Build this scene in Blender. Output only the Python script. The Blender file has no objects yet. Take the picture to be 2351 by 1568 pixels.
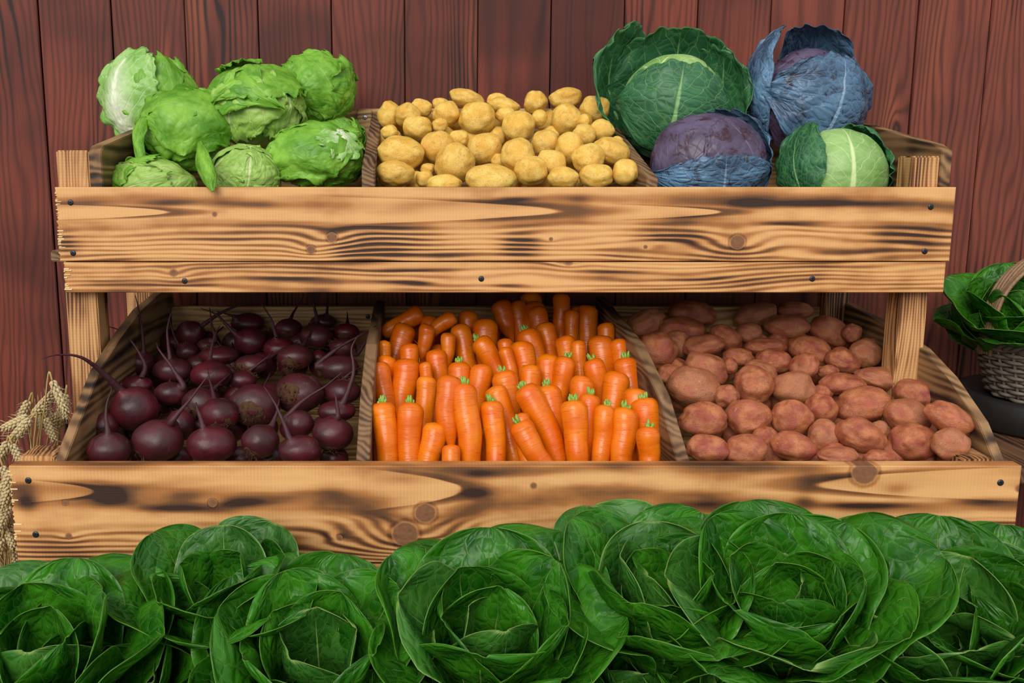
import bpy, bmesh, math, random
import numpy as np
from mathutils import Vector, Matrix, noise

C = bpy.context.scene.collection
scene = bpy.context.scene

# ------------------------------------------------------------------ camera
H = 0.70                       # eye height above the floor
PITCH = math.radians(10.39)
F = 2286.0                     # focal length in pixels of a 2351 wide frame
CX, CY = 1010.0, 784.0         # principal point
cam_d = bpy.data.cameras.new('camera')
cam = bpy.data.objects.new('camera', cam_d); C.objects.link(cam)
cam.location = (0, 0, H)
cam.rotation_euler = (math.pi/2 - PITCH, 0, 0)
cam_d.sensor_width = 36.0
cam_d.lens = 36.0*F/2351.0
cam_d.shift_x = (1175.5-CX)/2351.0
cam_d.clip_start = 0.01
scene.camera = cam

# ------------------------------------------------------------------ light
world = bpy.data.worlds.new('world'); scene.world = world
world.use_nodes = True
wt = world.node_tree; wt.nodes.clear()
wo = wt.nodes.new('ShaderNodeOutputWorld'); wb = wt.nodes.new('ShaderNodeBackground')
tc = wt.nodes.new('ShaderNodeTexCoord'); sx = wt.nodes.new('ShaderNodeSeparateXYZ')
rp = wt.nodes.new('ShaderNodeValToRGB'); mp = wt.nodes.new('ShaderNodeMapRange')
wt.links.new(tc.outputs['Generated'], sx.inputs[0]); wt.links.new(sx.outputs['Z'], mp.inputs[0])
mp.inputs[1].default_value = -0.2; mp.inputs[2].default_value = 1.0
wt.links.new(mp.outputs[0], rp.inputs[0]); wt.links.new(rp.outputs[0], wb.inputs[0])
rp.color_ramp.elements[0].position = 0.0; rp.color_ramp.elements[0].color = (0.22, 0.21, 0.19, 1)
rp.color_ramp.elements[1].position = 1.0; rp.color_ramp.elements[1].color = (0.95, 0.98, 1.05, 1)
e = rp.color_ramp.elements.new(0.25); e.color = (0.92, 0.94, 0.96, 1)
e = rp.color_ramp.elements.new(0.55); e.color = (1.0, 1.02, 1.05, 1)
wb.inputs[1].default_value = 0.80
wt.links.new(wb.outputs[0], wo.inputs[0])
sun_d = bpy.data.lights.new('sun', 'SUN'); sun = bpy.data.objects.new('sun', sun_d); C.objects.link(sun)
sun_d.energy = 2.3; sun_d.angle = math.radians(40); sun_d.color = (1.0, 0.96, 0.90)
sun.location = (-1, -1, 3)
sun.rotation_euler = Vector((0.30, 0.95, -0.60)).to_track_quat('-Z', 'Y').to_euler()

vs = scene.view_settings
vs.view_transform = 'Standard'; vs.look = 'None'; vs.gamma = 1.0; vs.use_curve_mapping = False
vs.exposure = 0.10

# ------------------------------------------------------------------ projection helpers
SP, CP = math.sin(PITCH), math.cos(PITCH)
def P(px, py, Y):
    """world point on the plane y=Y seen at pixel (px,py)"""
    t = (CY-py)/F
    # v/d = t ; d = Y cp - h sp ; v = Y sp + h cp
    h = Y*(t*CP-SP)/(CP+t*SP)
    d = Y*CP-h*SP
    return Vector(((px-CX)/F*d, Y, H+h))
def depth(p): return p.y*CP-(p.z-H)*SP
def Yplane(py, Y0, h0, slope):
    """y where the ray through row py meets the heap plane"""
    t = (CY-py)/F; k = (t*CP-SP)/(CP+t*SP)
    return (h0-slope*Y0)/(k-slope)

# ------------------------------------------------------------------ object helpers
def link(o, parent=None):
    C.objects.link(o)
    if parent is not None: o.parent = parent
    return o
def tag(o, label=None, cat=None, group=None, kind=None):
    if label: o['label'] = label
    if cat: o['category'] = cat
    if group: o['group'] = group
    if kind: o['kind'] = kind
    return o
def empty(name, loc, label, cat, group=None):
    o = bpy.data.objects.new(name, None); o.empty_display_size = 0.02
    o.location = loc; link(o); tag(o, label, cat, group); return o
def mesh_obj(name, verts, faces, mat, parent=None, uvs=None, smooth=True, attr=None):
    me = bpy.data.meshes.new(name)
    me.from_pydata([tuple(v) for v in verts], [], faces)
    if uvs is not None:
        uvl = me.uv_layers.new(name='UVMap')
        idx = np.empty(len(me.loops), dtype=np.int32); me.loops.foreach_get('vertex_index', idx)
        uvl.data.foreach_set('uv', np.asarray(uvs, dtype=np.float32)[idx].ravel())
    if smooth: me.polygons.foreach_set('use_smooth', [True]*len(me.polygons))
    me.update()
    o = bpy.data.objects.new(name, me); me.materials.append(mat)
    return link(o, parent)
def rel(verts, root):
    l = root.location
    return [(v[0]-l.x, v[1]-l.y, v[2]-l.z) for v in verts]

def box_geo(x0, x1, y0, y1, z0, z1, b=0.0015, rot=None):
    """box with chamfered edges"""
    bm = bmesh.new(); bmesh.ops.create_cube(bm, size=1)
    for v in bm.verts:
        v.co = Vector(((x0+x1)/2+v.co.x*(x1-x0), (y0+y1)/2+v.co.y*(y1-y0), (z0+z1)/2+v.co.z*(z1-z0)))
    if b: bmesh.ops.bevel(bm, geom=bm.edges[:], offset=b, segments=2, affect='EDGES')
    return bm
def bm_obj(name, bm, mat, parent=None, smooth=False, offset=None):
    if offset is not None:
        for v in bm.verts: v.co -= offset
    bmesh.ops.recalc_face_normals(bm, faces=bm.faces[:])
    me = bpy.data.meshes.new(name); bm.to_mesh(me); bm.free()
    if smooth: me.polygons.foreach_set('use_smooth', [True]*len(me.polygons))
    me.materials.append(mat)
    return link(bpy.data.objects.new(name, me), parent)
def prism_x(x0, x1, poly, b=0.0012, x0b=None, x1b=None):
    """polygon in (y,z) extruded in x; x may drift from front to back"""
    bm = bmesh.new()
    ya = min(p[0] for p in poly); yb = max(p[0] for p in poly)
    if x0b is None: x0b, x1b = x0, x1
    def X(a, bb, y): return a+(bb-a)*(y-ya)/(yb-ya)
    A = [bm.verts.new((X(x0, x0b, y), y, z)) for y, z in poly]
    B = [bm.verts.new((X(x1, x1b, y), y, z)) for y, z in poly]
    bm.faces.new(A); bm.faces.new(B[::-1]); n = len(poly)
    for i in range(n): bm.faces.new((A[i], B[i], B[(i+1) % n], A[(i+1) % n]))
    if b: bmesh.ops.bevel(bm, geom=bm.edges[:], offset=b, segments=2, affect='EDGES')
    return bm
def tube_geo(pts, rad, n=10, cap=True, squash=1.0):
    """verts, faces of a tube along pts"""
    pts = [Vector(p) for p in pts]; V = []; Fc = []
    up = Vector((0.13, 1, 0.21)).normalized()
    for i, p in enumerate(pts):
        d = (pts[min(i+1, len(pts)-1)]-pts[max(i-1, 0)])
        if d.length < 1e-9: d = Vector((0, 0, 1))
        d.normalize(); a = d.cross(up).normalized(); b = d.cross(a).normalized()
        for k in range(n):
            t = 2*math.pi*k/n
            V.append(p+a*(math.cos(t)*rad[i])+b*(math.sin(t)*rad[i]*squash))
    for i in range(len(pts)-1):
        for k in range(n):
            k2 = (k+1) % n
            Fc.append((i*n+k, i*n+k2, (i+1)*n+k2, (i+1)*n+k))
    if cap:
        V.append(pts[0]); V.append(pts[-1]); a, b = len(V)-2, len(V)-1; m = (len(pts)-1)*n
        for k in range(n):
            k2 = (k+1) % n
            Fc.append((a, k2, k)); Fc.append((b, m+k, m+k2))
    return V, Fc
def smooth_path(pts, n):
    """Catmull-Rom through pts, n points"""
    pts = [Vector(p) for p in pts]
    q = [2*pts[0]-pts[1]]+pts+[2*pts[-1]-pts[-2]]; out = []
    for i in range(n):
        t = i/(n-1)*(len(pts)-1); k = min(int(t), len(pts)-2); f = t-k
        a, b, c, d = q[k], q[k+1], q[k+2], q[k+3]
        out.append(0.5*((2*b)+(c-a)*f+(2*a-5*b+4*c-d)*f*f+(3*b-a-3*c+d)*f**3))
    return out
def join_geo(parts):
    V = []; Fc = []
    for v, f in parts:
        o = len(V); V += list(v); Fc += [tuple(i+o for i in q) for q in f]
    return V, Fc
def nz(p, s=1.0, o=0.0):
    return noise.noise(Vector((p[0]*s+o, p[1]*s+o*1.7, p[2]*s-o*0.6)))

# ------------------------------------------------------------------ shader helpers
class E:
    def __init__(s, nt, sock): s.nt = nt; s.s = sock
    def _m(s, op, *a, clamp=False):
        n = s.nt.nodes.new('ShaderNodeMath'); n.operation = op; n.use_clamp = clamp
        for i, v in enumerate((s,)+a):
            if isinstance(v, E): s.nt.links.new(v.s, n.inputs[i])
            else: n.inputs[i].default_value = v
        return E(s.nt, n.outputs[0])
    def __add__(s, o): return s._m('ADD', o)
    __radd__ = __add__
    def __mul__(s, o): return s._m('MULTIPLY', o)
    __rmul__ = __mul__
    def __sub__(s, o): return s._m('SUBTRACT', o)
    def __rsub__(s, o): return (s*-1.0)+o
    def __truediv__(s, o): return s._m('DIVIDE', o)
    def pw(s, o): return s._m('MAXIMUM', 0.0)._m('POWER', o)
    def sin(s): return s._m('SINE')
    def abs(s): return s._m('ABSOLUTE')
    def sqrt(s): return s._m('MAXIMUM', 0.0)._m('SQRT')
    def exp(s): return s._m('EXPONENT')
    def fract(s): return s._m('FRACT')
    def floor(s): return s._m('FLOOR')
    def max(s, o): return s._m('MAXIMUM', o)
    def min(s, o): return s._m('MINIMUM', o)
    def clamp(s): return s._m('ADD', 0.0, clamp=True)
    def sm(s, a, b, lo=0.0, hi=1.0):
        n = s.nt.nodes.new('ShaderNodeMapRange'); n.interpolation_type = 'SMOOTHSTEP'
        s.nt.links.new(s.s, n.inputs[0])
        n.inputs[1].default_value = a; n.inputs[2].default_value = b
        n.inputs[3].default_value = lo; n.inputs[4].default_value = hi
        return E(s.nt, n.outputs[0])
class Mat:
    def __init__(s, name):
        s.m = bpy.data.materials.new(name); s.m.use_nodes = True
        s.nt = s.m.node_tree; s.nt.nodes.clear()
        s.out = s.nt.nodes.new('ShaderNodeOutputMaterial')
        s.b = s.nt.nodes.new('ShaderNodeBsdfPrincipled')
        s.nt.links.new(s.b.outputs[0], s.out.inputs[0])
        s.tc = s.nt.nodes.new('ShaderNodeTexCoord')
    def coord(s, k='Object'): return E(s.nt, s.tc.outputs[k])
    def sep(s, v):
        n = s.nt.nodes.new('ShaderNodeSeparateXYZ'); s.nt.links.new(v.s, n.inputs[0])
        return [E(s.nt, n.outputs[i]) for i in range(3)]
    def comb(s, x, y, z):
        n = s.nt.nodes.new('ShaderNodeCombineXYZ')
        for i, v in enumerate((x, y, z)):
            if isinstance(v, E): s.nt.links.new(v.s, n.inputs[i])
            else: n.inputs[i].default_value = v
        return E(s.nt, n.outputs[0])
    def rnd(s):
        n = s.nt.nodes.new('ShaderNodeObjectInfo'); return E(s.nt, n.outputs['Random'])
    def noise(s, v, scale, detail=3, rough=0.55, dist=0.0, w=None):
        n = s.nt.nodes.new('ShaderNodeTexNoise')
        if w is not None:
            n.noise_dimensions = '4D'
            if isinstance(w, E): s.nt.links.new(w.s, n.inputs['W'])
            else: n.inputs['W'].default_value = w
        s.nt.links.new(v.s, n.inputs['Vector'])
        n.inputs['Scale'].default_value = scale; n.inputs['Detail'].default_value = detail
        n.inputs['Roughness'].default_value = rough; n.inputs['Distortion'].default_value = dist
        return E(s.nt, n.outputs[0])
    def vor(s, v, scale, feature='F1', out=0, rand=1.0, w=None):
        n = s.nt.nodes.new('ShaderNodeTexVoronoi'); n.feature = feature
        if w is not None:
            n.voronoi_dimensions = '4D'
            s.nt.links.new(w.s, n.inputs['W'])
        s.nt.links.new(v.s, n.inputs['Vector']); n.inputs['Scale'].default_value = scale
        n.inputs['Randomness'].default_value = rand
        return E(s.nt, n.outputs[out])
    def mix(s, f, a, b):
        n = s.nt.nodes.new('ShaderNodeMix'); n.data_type = 'RGBA'; n.clamp_factor = True
        for i, v in ((0, f), (6, a), (7, b)):
            if isinstance(v, E): s.nt.links.new(v.s, n.inputs[i])
            elif i == 0: n.inputs[0].default_value = v
            else: n.inputs[i].default_value = (*v, 1)
        return E(s.nt, n.outputs[2])
    def ramp(s, f, stops):
        n = s.nt.nodes.new('ShaderNodeValToRGB'); s.nt.links.new(f.s, n.inputs[0])
        el = n.color_ramp.elements
        while len(el) < len(stops): el.new(0.5)
        for k, (p, c) in enumerate(stops): el[k].position = p; el[k].color = (*c, 1)
        return E(s.nt, n.outputs[0])
    def bump(s, h, strength, dist=0.002):
        n = s.nt.nodes.new('ShaderNodeBump'); s.nt.links.new(h.s, n.inputs['Height'])
        n.inputs['Strength'].default_value = strength; n.inputs['Distance'].default_value = dist
        s.nt.links.new(n.outputs[0], s.b.inputs['Normal'])
    def set(s, **k):
        names = dict(col='Base Color', rough='Roughness', spec='Specular IOR Level', metal='Metallic', coat='Coat Weight', coatr='Coat Roughness', sss='Subsurface Weight')
        for a, v in k.items():
            i = s.b.inputs[names[a]]
            if isinstance(v, E): s.nt.links.new(v.s, i)
            elif a == 'col': i.default_value = (*v, 1)
            else: i.default_value = v
        return s
    def translucent(s, col, fac):
        t = s.nt.nodes.new('ShaderNodeBsdfTranslucent'); m = s.nt.nodes.new('ShaderNodeMixShader')
        if isinstance(col, E): s.nt.links.new(col.s, t.inputs[0])
        else: t.inputs[0].default_value = (*col, 1)
        m.inputs[0].default_value = fac
        s.nt.links.new(s.b.outputs[0], m.inputs[1]); s.nt.links.new(t.outputs[0], m.inputs[2])
        s.nt.links.new(m.outputs[0], s.out.inputs[0])

def srgb(r, g, b):
    f = lambda c: (c/255/12.92) if c <= 10 else ((c/255+0.055)/1.055)**2.4
    return (f(r), f(g), f(b))

# --- scorched pine: grain along x (object space = metres), knots / lobes / scorched spots at their own places
def wood(name, along='x', across='z', knots=(), lobes=(), blots=(), fine=115.0, broad=28.0, split=None,
         scorch=0.35, seed=0.0, light=(222, 170, 110), mid=(170, 112, 60), dark=(54, 34, 24), gloss=0.5, saw=True):
    M = Mat(name); X = M.sep(M.coord()); ax = {'x': 0, 'y': 1, 'z': 2}
    u, w = X[ax[along]], X[ax[across]]
    t3 = X[3-ax[along]-ax[across]]
    n1 = M.noise(M.comb(u*1.1, w*7.0, t3*7.0+seed), 1.6, 2, 0.45)
    n2 = M.noise(M.comb(u*3.0, w*26.0, t3*26.0+seed+4), 1.6, 2, 0.5)
    field = n1*0.085+n2*0.012+w+t3*0.35
    kmask = None; ring = None
    for (ku, kw, kr) in knots:
        du = (u-ku); dw = (w-kw)
        r2 = (du*du)*0.22+dw*dw
        g = (r2*(-1.0/((kr*2.2)**2))).exp()
        field = field+g*(kr*1.5)
        rr = ((du*du)*0.9+dw*dw).sqrt()+M.noise(M.comb(u, w, 0.0), 120, 2)*kr*0.3-kr*0.15
        km = rr.sm(kr*0.85, kr*1.1, 1.0, 0.0)
        halo = (rr*(1/kr)-1.15).abs().sm(0.0, 0.3, 1.0, 0.0)
        kmask = km if kmask is None else kmask.max(km)
        ring = halo if ring is None else ring.max(halo)
    lob = None; lobedge = None
    for (lu, lw, L, Hh) in lobes:               # tip at lu, opening away from it (L signed)
        q = (u*-1.0+lu)*(1.0/L)-((w-lw)*(1/Hh))*((w-lw)*(1/Hh))
        q = q+(n2-0.5)*0.25
        fade = (u-lu).abs().sm(abs(L)*0.9, abs(L)*1.5, 1.0, 0.0)
        ins = q.sm(0.0, 0.12)*fade
        ed = q.sm(-0.55, -0.02)*q.sm(-0.02, 0.06, 1.0, 0.0)*(u-lu).abs().sm(abs(L)*0.25, abs(L)*0.75, 1.0, 0.25)*fade
        lob = ins if lob is None else lob.max(ins)
        lobedge = ed if lobedge is None else lobedge.max(ed)
    jit = M.noise(M.comb(u*2.0, w*40, t3*40), 2.0, 2)
    sf = ((field*(fine*6.2832))+jit*2.0).sin()*0.5+0.5
    sb = ((field*(broad*6.2832))+jit*1.0).sin()*0.5+0.5
    if split is not None:                      # fine rings below, broad figure above this height
        m = (w+(n1-0.5)*0.05).sm(split-0.012, split+0.012)
        st = sf*(1.0-m)+sb*m
    else: st = sf*0.75+sb*0.25
    st = st.pw(1.5)
    bn = M.noise(M.comb(u*5.0, w*16.0, t3*16+seed*3), 1.0, 2, 0.6)
    burn = bn.sm(0.42, 0.75)*scorch
    gauss = None
    for (bu, bw, ru, rw, a) in blots:
        gg = ((((u-bu)*(1/ru))*((u-bu)*(1/ru))+((w-bw)*(1/rw))*((w-bw)*(1/rw)))*-1.0).exp()*a
        gauss = gg if gauss is None else gauss+gg
    if gauss is not None: burn = burn+gauss
    burn = burn.min(1.1)
    D = st*(bn.sm(0.25, 0.6)*0.27+0.14)+st*burn*1.1+burn*0.18+(M.noise(M.comb(u*9, w*60, t3*60), 2, 3)-0.5)*0.16
    cl = M.noise(M.comb(u*7.0, w*13.0, t3*13+seed*2), 1.3, 3, 0.6)
    D = D+cl.sm(0.45, 0.75)*0.20
    if lob is not None: D = D*(1.0-lob*0.55)+lobedge*0.62
    if kmask is not None: D = D*(1.0-kmask)+ring*0.22
    if saw:
        D = D+(u*(2*math.pi/0.0042)).sin()*0.025*(bn+0.2)
    D = D.clamp()
    col = M.ramp(D, [(0.0, srgb(*light)), (0.32, srgb(*mid)), (0.62, srgb((mid[0]+dark[0])//2, (mid[1]+dark[1])//2, (mid[2]+dark[2])//2)), (1.0, srgb(*dark))])
    if kmask is not None:
        kc = M.noise(M.comb(u*1.0, w*1.0, 0.0), 180, 3)
        col = M.mix(kmask, col, M.mix(kc, srgb(96, 62, 42), srgb(150, 104, 70)))
    M.set(col=col, rough=0.55, spec=0.35)
    fib = M.noise(M.comb(u*12, w*300, t3*300), 1.0, 2)
    M.bump(st*-0.5+fib*0.5, 0.35, 0.0009)
    return M.m

# ------------------------------------------------------------------ stand layout numbers
YL, YU, YB, YW = 1.18, 1.40, 1.74, 1.80
ROOT = Vector((0.093, 1.45, 0.0))
def onb(px, py, Y):            # stand-local x,z for a pixel on the plane Y
    p = P(px, py, Y)-ROOT; return p.x, p.z
def KN(Y, lst): return [(*onb(a, b, Y), r/1700.0) for a, b, r in lst]
def BL(Y, lst): return [(*onb(a, b, Y), ru/1700.0, rw/1700.0, s) for a, b, ru, rw, s in lst]
def LB(Y, lst): return [(*onb(a, b, Y), L/1700.0, h/1700.0) for a, b, L, h in lst]
m_upper = wood('scorched_pine_upper', split=onb(1000, 518, YU)[1], seed=1.3, fine=105, broad=30,
    knots=KN(YU, [(762, 545, 12), (714, 573, 10), (1693, 556, 17), (493, 492, 5), (1265, 549, 4), (1482, 567, 4)]),
    lobes=LB(YU, [(395, 487, 260, 18), (1278, 484, 420, 30), (1660, 487, 200, 16)]),
    blots=BL(YU, [(870, 578, 60, 28, 1.25), (800, 575, 40, 25, .6), (1192, 565, 40, 30, 1.1), (830, 525, 80, 8, .8), (1175, 456, 50, 7, .9),
                  (375, 470, 50, 9, .7), (1330, 478, 28, 26, .5), (1720, 475, 40, 18, .7), (1900, 468, 200, 7, .7), (1820, 512, 90, 5, .9),
                  (2090, 545, 60, 22, .7), (1540, 545, 60, 12, .8), (1990, 580, 120, 10, .5), (150, 560, 25, 25, .7), (1040, 590, 80, 8, .4),
                  (760, 450, 120, 7, .6), (480, 545, 120, 8, .4), (1420, 580, 60, 10, .3)]))
m_strip = wood('scorched_pine_strip', seed=5.1, fine=120, broad=40, scorch=0.45,
    knots=KN(YU, [(398, 627, 8), (1305, 600, 9)]),
    blots=BL(YU, [(950, 648, 50, 7, 1.0), (1400, 630, 80, 10, .8), (1600, 640, 120, 8, .9), (640, 640, 80, 6, .6), (440, 652, 60, 5, .8),
                  (2050, 655, 100, 10, .5), (1170, 655, 40, 6, .6), (930, 620, 80, 5, .6), (250, 650, 80, 6, .3)]))
m_lower = wood('scorched_pine_lower', split=onb(1000, 1200, YL)[1], seed=9.7, fine=115, broad=22, scorch=0.45,
    knots=KN(YL, [(150, 1154, 6), (488, 1155, 9), (930, 1226, 27), (977, 1178, 21), (1225, 1115, 6), (1985, 1085, 26), (158, 1231, 6), (780, 1234, 6), (2340, 1122, 7)]),
    lobes=LB(YL, [(222, 1128, 110, 22), (1065, 1124, 150, 40), (1872, 1112, -330, 34)]),
    blots=BL(YL, [(250, 1138, 40, 24, 1.0), (62, 1157, 22, 20, 1.0), (390, 1170, 60, 9, .8), (1095, 1120, 30, 26, 1.0), (1350, 1122, 60, 16, .7),
                  (1470, 1116, 45, 14, .8), (1850, 1130, 22, 28, .8), (2060, 1130, 28, 14, .9), (920, 1106, 40, 12, .9), (560, 1155, 60, 10, .6),
                  (700, 1178, 110, 9, .6), (430, 1100, 60, 8, .7), (900, 1150, 50, 16, .5), (1700, 1175, 120, 8, .7), (2000, 1160, 80, 7, .8),
                  (2250, 1150, 50, 10, .5), (200, 1105, 60, 5, .7), (1600, 1160, 60, 9, .4), (760, 1120, 30, 16, .5), (2120, 1215, 90, 6, .5),
                  (330, 1215, 90, 8, .5), (640, 1230, 90, 8, .4)]))
m_post = wood('scorched_pine_post', along='z', across='x', seed=2.2, fine=170, broad=60, scorch=1.0, light=(206, 158, 104), mid=(150, 100, 58))
m_side = wood('weathered_side_board', along='y', across='z', seed=7.3, fine=70, broad=22, scorch=0.9, light=(158, 122, 82), mid=(104, 76, 48), dark=(34, 25, 20), saw=False)
m_div = wood('weathered_divider', along='y', across='z', seed=3.9, fine=130, broad=40, scorch=0.5, light=(140, 108, 76), mid=(92, 66, 44), dark=(32, 24, 20), saw=False)
m_back = wood('pale_back_board', seed=12.0, fine=110, broad=40, scorch=0.35, light=(196, 160, 108), mid=(150, 112, 66), dark=(60, 44, 32))
M = Mat('screw_steel'); M.set(col=(0.045, 0.055, 0.065), rough=0.38, metal=0.8); m_screw = M.m
M = Mat('bright_screw'); M.set(col=(0.45, 0.5, 0.55), rough=0.3, metal=0.9); m_screw2 = M.m
M = Mat('splintered_end')
M.set(col=srgb(236, 206, 150), rough=0.7); m_splint = M.m

# ------------------------------------------------------------------ the wall
def wall_material():
    M = Mat('red_brown_stained_planks'); x, y, z = M.sep(M.coord())
    pw = 0.1272
    idx = ((x+10.0)*(1/pw)).floor()
    wn = M.nt.nodes.new('ShaderNodeTexWhiteNoise'); wn.noise_dimensions = '1D'
    M.nt.links.new(idx.s, wn.inputs['W']); r = E(M.nt, wn.outputs[0])
    xo = x+r*3.7; zo = z+r*9.0
    n1 = M.noise(M.comb(xo*7.0, y*7.0, zo*1.3), 1.5, 2, 0.5)
    n2 = M.noise(M.comb(xo*30.0, y*30, zo*3.5), 1.5, 2)
    # knots
    vv = M.comb(xo*5.5, r*13.0, zo*3.2)
    vd = M.vor(vv, 1.0, 'F1', 0)
    kn = (vd*vd*-90.0).exp()
    field = xo+n1*0.10+n2*0.008+kn*0.020
    st = ((field*(90*6.2832))).sin()*0.5+0.5
    sb = ((field*(24*6.2832))).sin()*0.5+0.5
    mixr = r.sm(0.3, 0.6)
    s = (st*mixr+sb*(1.0-mixr)).pw(2.0)
    big = M.noise(M.comb(x*1.2, r*4.0, z*1.6), 1.6, 3, 0.6)
    fine = M.noise(M.comb(x*260, y*10, z*9), 1.0, 3)
    burnt = M.noise(M.comb(xo*10, r*7, zo*2.2), 1.0, 2).sm(0.5, 0.72)
    base = M.mix(big.sm(0.35, 0.65), srgb(80, 32, 22), srgb(132, 60, 42))
    base = M.mix(x.sm(0.25, 0.9)*0.45, base, srgb(146, 82, 66))
    base = M.mix((r-0.5)*0.9, base, srgb(78, 36, 24))
    base = M.mix(s*0.46+s*burnt*0.5+burnt*0.25, base, srgb(36, 16, 13))
    base = M.mix(fine.sm(0.35, 0.75)*0.30, base, srgb(58, 28, 24))
    spot = vd.sm(0.045, 0.075, 1.0, 0.0)
    base = M.mix(spot*0.75, base, srgb(38, 22, 18))
    v2 = M.vor(M.comb(x*9.0, 0.0, z*4.0), 1.0, 'F1', 0)
    base = M.mix(v2.sm(0.03, 0.05, 1.0, 0.0)*0.8, base, srgb(30, 18, 16))
    orange = n1.sm(0.52, 0.7)*r.sm(0.6, 0.8)
    base = M.mix(orange*0.35*(1.0-s), base, srgb(178, 98, 58))
    M.set(col=base, rough=0.55, spec=0.28)
    M.bump(s*-0.5+fine*0.4-spot*0.8, 0.35, 0.0012)
    return M.m
m_wall = wall_material()
pw = 0.1272
bm = bmesh.new()
rng = random.Random(5)
def add_box(bm, x0, x1, y0, y1, z0, z1, b=0.0):
    t = box_geo(x0, x1, y0, y1, z0, z1, b); me = bpy.data.meshes.new('t'); t.to_mesh(me); t.free(); bm.from_mesh(me); bpy.data.meshes.remove(me)
xw0 = (83-CX)/F*1.72           # one seam of the photo
kw = math.floor((xw0+10.0)/pw); shift_w = xw0-(kw*pw-10.0)
for i in range(-14, 18):
    a = kw*pw-10.0+i*pw
    g = 0.0012 if i not in (12, 0) else 0.0022
    add_box(bm, a+g, a+pw-g*0.8, YW+rng.uniform(0, 0.0025), YW+0.02, 0.0, 2.3, 0.0012)
add_box(bm, -3.0+0.3, 3.0, YW+0.021, YW+0.04, 0.0, 2.3)
wall = bm_obj('wall_back', bm, m_wall); wall.location.x = shift_w; tag(wall, kind='structure')

def floor_mat():
    M = Mat('dark_floor_boards'); x, y, z = M.sep(M.coord())
    n = M.noise(M.comb(x*40, y*3, z), 1.0, 3); s = ((x*(1/0.14)).fract()-0.5).abs().sm(0.485, 0.497)
    col = M.mix(n, srgb(58, 42, 32), srgb(96, 70, 50)); col = M.mix(s, col, srgb(16, 12, 10))
    M.set(col=col, rough=0.7); M.bump(n-s, 0.4, 0.002); return M.m
bm = bmesh.new(); add_box(bm, -2.7, 3.0, -1.5, YW+0.04, -0.04, 0.0)
fl = bm_obj('floor', bm, floor_mat()); tag(fl, kind='structure')

# ------------------------------------------------------------------ the display stand
stand = empty('display_stand', ROOT, 'two-tier scorched pine produce stand divided into six bins against the plank wall', 'display stand')
def part(name, bm, mat, parent=None, smooth=False):
    return bm_obj(name, bm, mat, parent or stand, smooth, ROOT)
def screw(board, px, py, Y, mat=None, r=0.0042):
    p = P(px, py, Y)
    bm = bmesh.new()
    prof = [(0.0, -0.0012), (r*0.55, -0.0011), (r*0.92, -0.0008), (r, -0.0001), (r, 0.004)]
    n = 24; rings = []
    for rr, yy in prof[1:]:
        rings.append([bm.verts.new((p.x+rr*math.cos(2*math.pi*k/n), p.y+yy, p.z+rr*math.sin(2*math.pi*k/n))) for k in range(n)])
    c = bm.verts.new((p.x, p.y+prof[0][1], p.z))
    for k in range(n):
        bm.faces.new((c, rings[0][(k+1) % n], rings[0][k]))
        for a, b in zip(rings, rings[1:]): bm.faces.new((a[k], a[(k+1) % n], b[(k+1) % n], b[k]))
    # recess not cut: two near-black crossed bars carry its shade as colour
    a0 = rng.uniform(0, 1.5)
    o = part('screw', bm, mat or m_screw, board, True)
    bm = bmesh.new()
    for q in (0, math.pi/2):
        t = box_geo(-r*0.62, r*0.62, -0.0004, 0.0004, -r*0.13, r*0.13, 0)
        bmesh.ops.rotate(t, verts=t.verts, cent=(0, 0, 0), matrix=Matrix.Rotation(a0+q, 3, 'Y'))
        bmesh.ops.translate(t, verts=t.verts, vec=(p.x, p.y-0.0012, p.z))
        me = bpy.data.meshes.new('t'); t.to_mesh(me); t.free(); bm.from_mesh(me); bpy.data.meshes.remove(me)
    me = bpy.data.meshes.new('cross'); bmesh.ops.translate(bm, verts=bm.verts, vec=-ROOT); bm.to_mesh(me); bm.free()
    # cross joined into the screw mesh (second material slot)
    bmj = bmesh.new(); bmj.from_mesh(o.data); nf = len(bmj.faces); bmj.from_mesh(me)
    bmj.faces.ensure_lookup_table()
    for f in bmj.faces[nf:]: f.material_index = 1
    bmj.to_mesh(o.data); bmj.free(); o.data.materials.append(m_cross); bpy.data.meshes.remove(me)
    return o
M = Mat('screw_cross_shade'); M.set(col=(0.004, 0.004, 0.005), rough=0.7); m_cross = M.m  # near-black colour stands for the shade inside the cross recess

def board_x(name, x0, x1, y0, y1, ztop, zbot, mat, splint=True, seed=1):
    """front board with torn left end"""
    rg = random.Random(seed)
    bm = bmesh.new(); n = 46
    zs = [zbot+(ztop-zbot)*k/n for k in range(n+1)]
    L = []; 
    for z in zs:
        j = rg.uniform(0, 0.0035) if splint else rg.uniform(0, 0.0008)
        L.append(j)
    def ring(y, ins):
        a = [bm.verts.new((x0+L[k]+ins, y, min(max(z, zbot+ins), ztop-ins))) for k, z in enumerate(zs)]
        b = [bm.verts.new((x1-ins, y, min(max(z, zbot+ins), ztop-ins))) for k, z in enumerate(zs)]
        return a, b
    rs = [ring(y0, 0.0012), ring(y0+0.0012, 0), ring(y1-0.001, 0), ring(y1, 0.001)]
    for k in range(n):
        a, b = rs[0]; bm.faces.new((a[k], b[k], b[k+1], a[k+1]))
        a, b = rs[-1]; bm.faces.new((a[k+1], b[k+1], b[k], a[k]))
    for (a, b), (c, d) in zip(rs, rs[1:]):
        for k in range(n):
            bm.faces.new((a[k], a[k+1], c[k+1], c[k])); bm.faces.new((b[k+1], b[k], d[k], d[k+1]))
        bm.faces.new((a[n], b[n], d[n], c[n])); bm.faces.new((b[0], a[0], c[0], d[0]))
    o = part(name, bm, mat)
    return o
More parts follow.
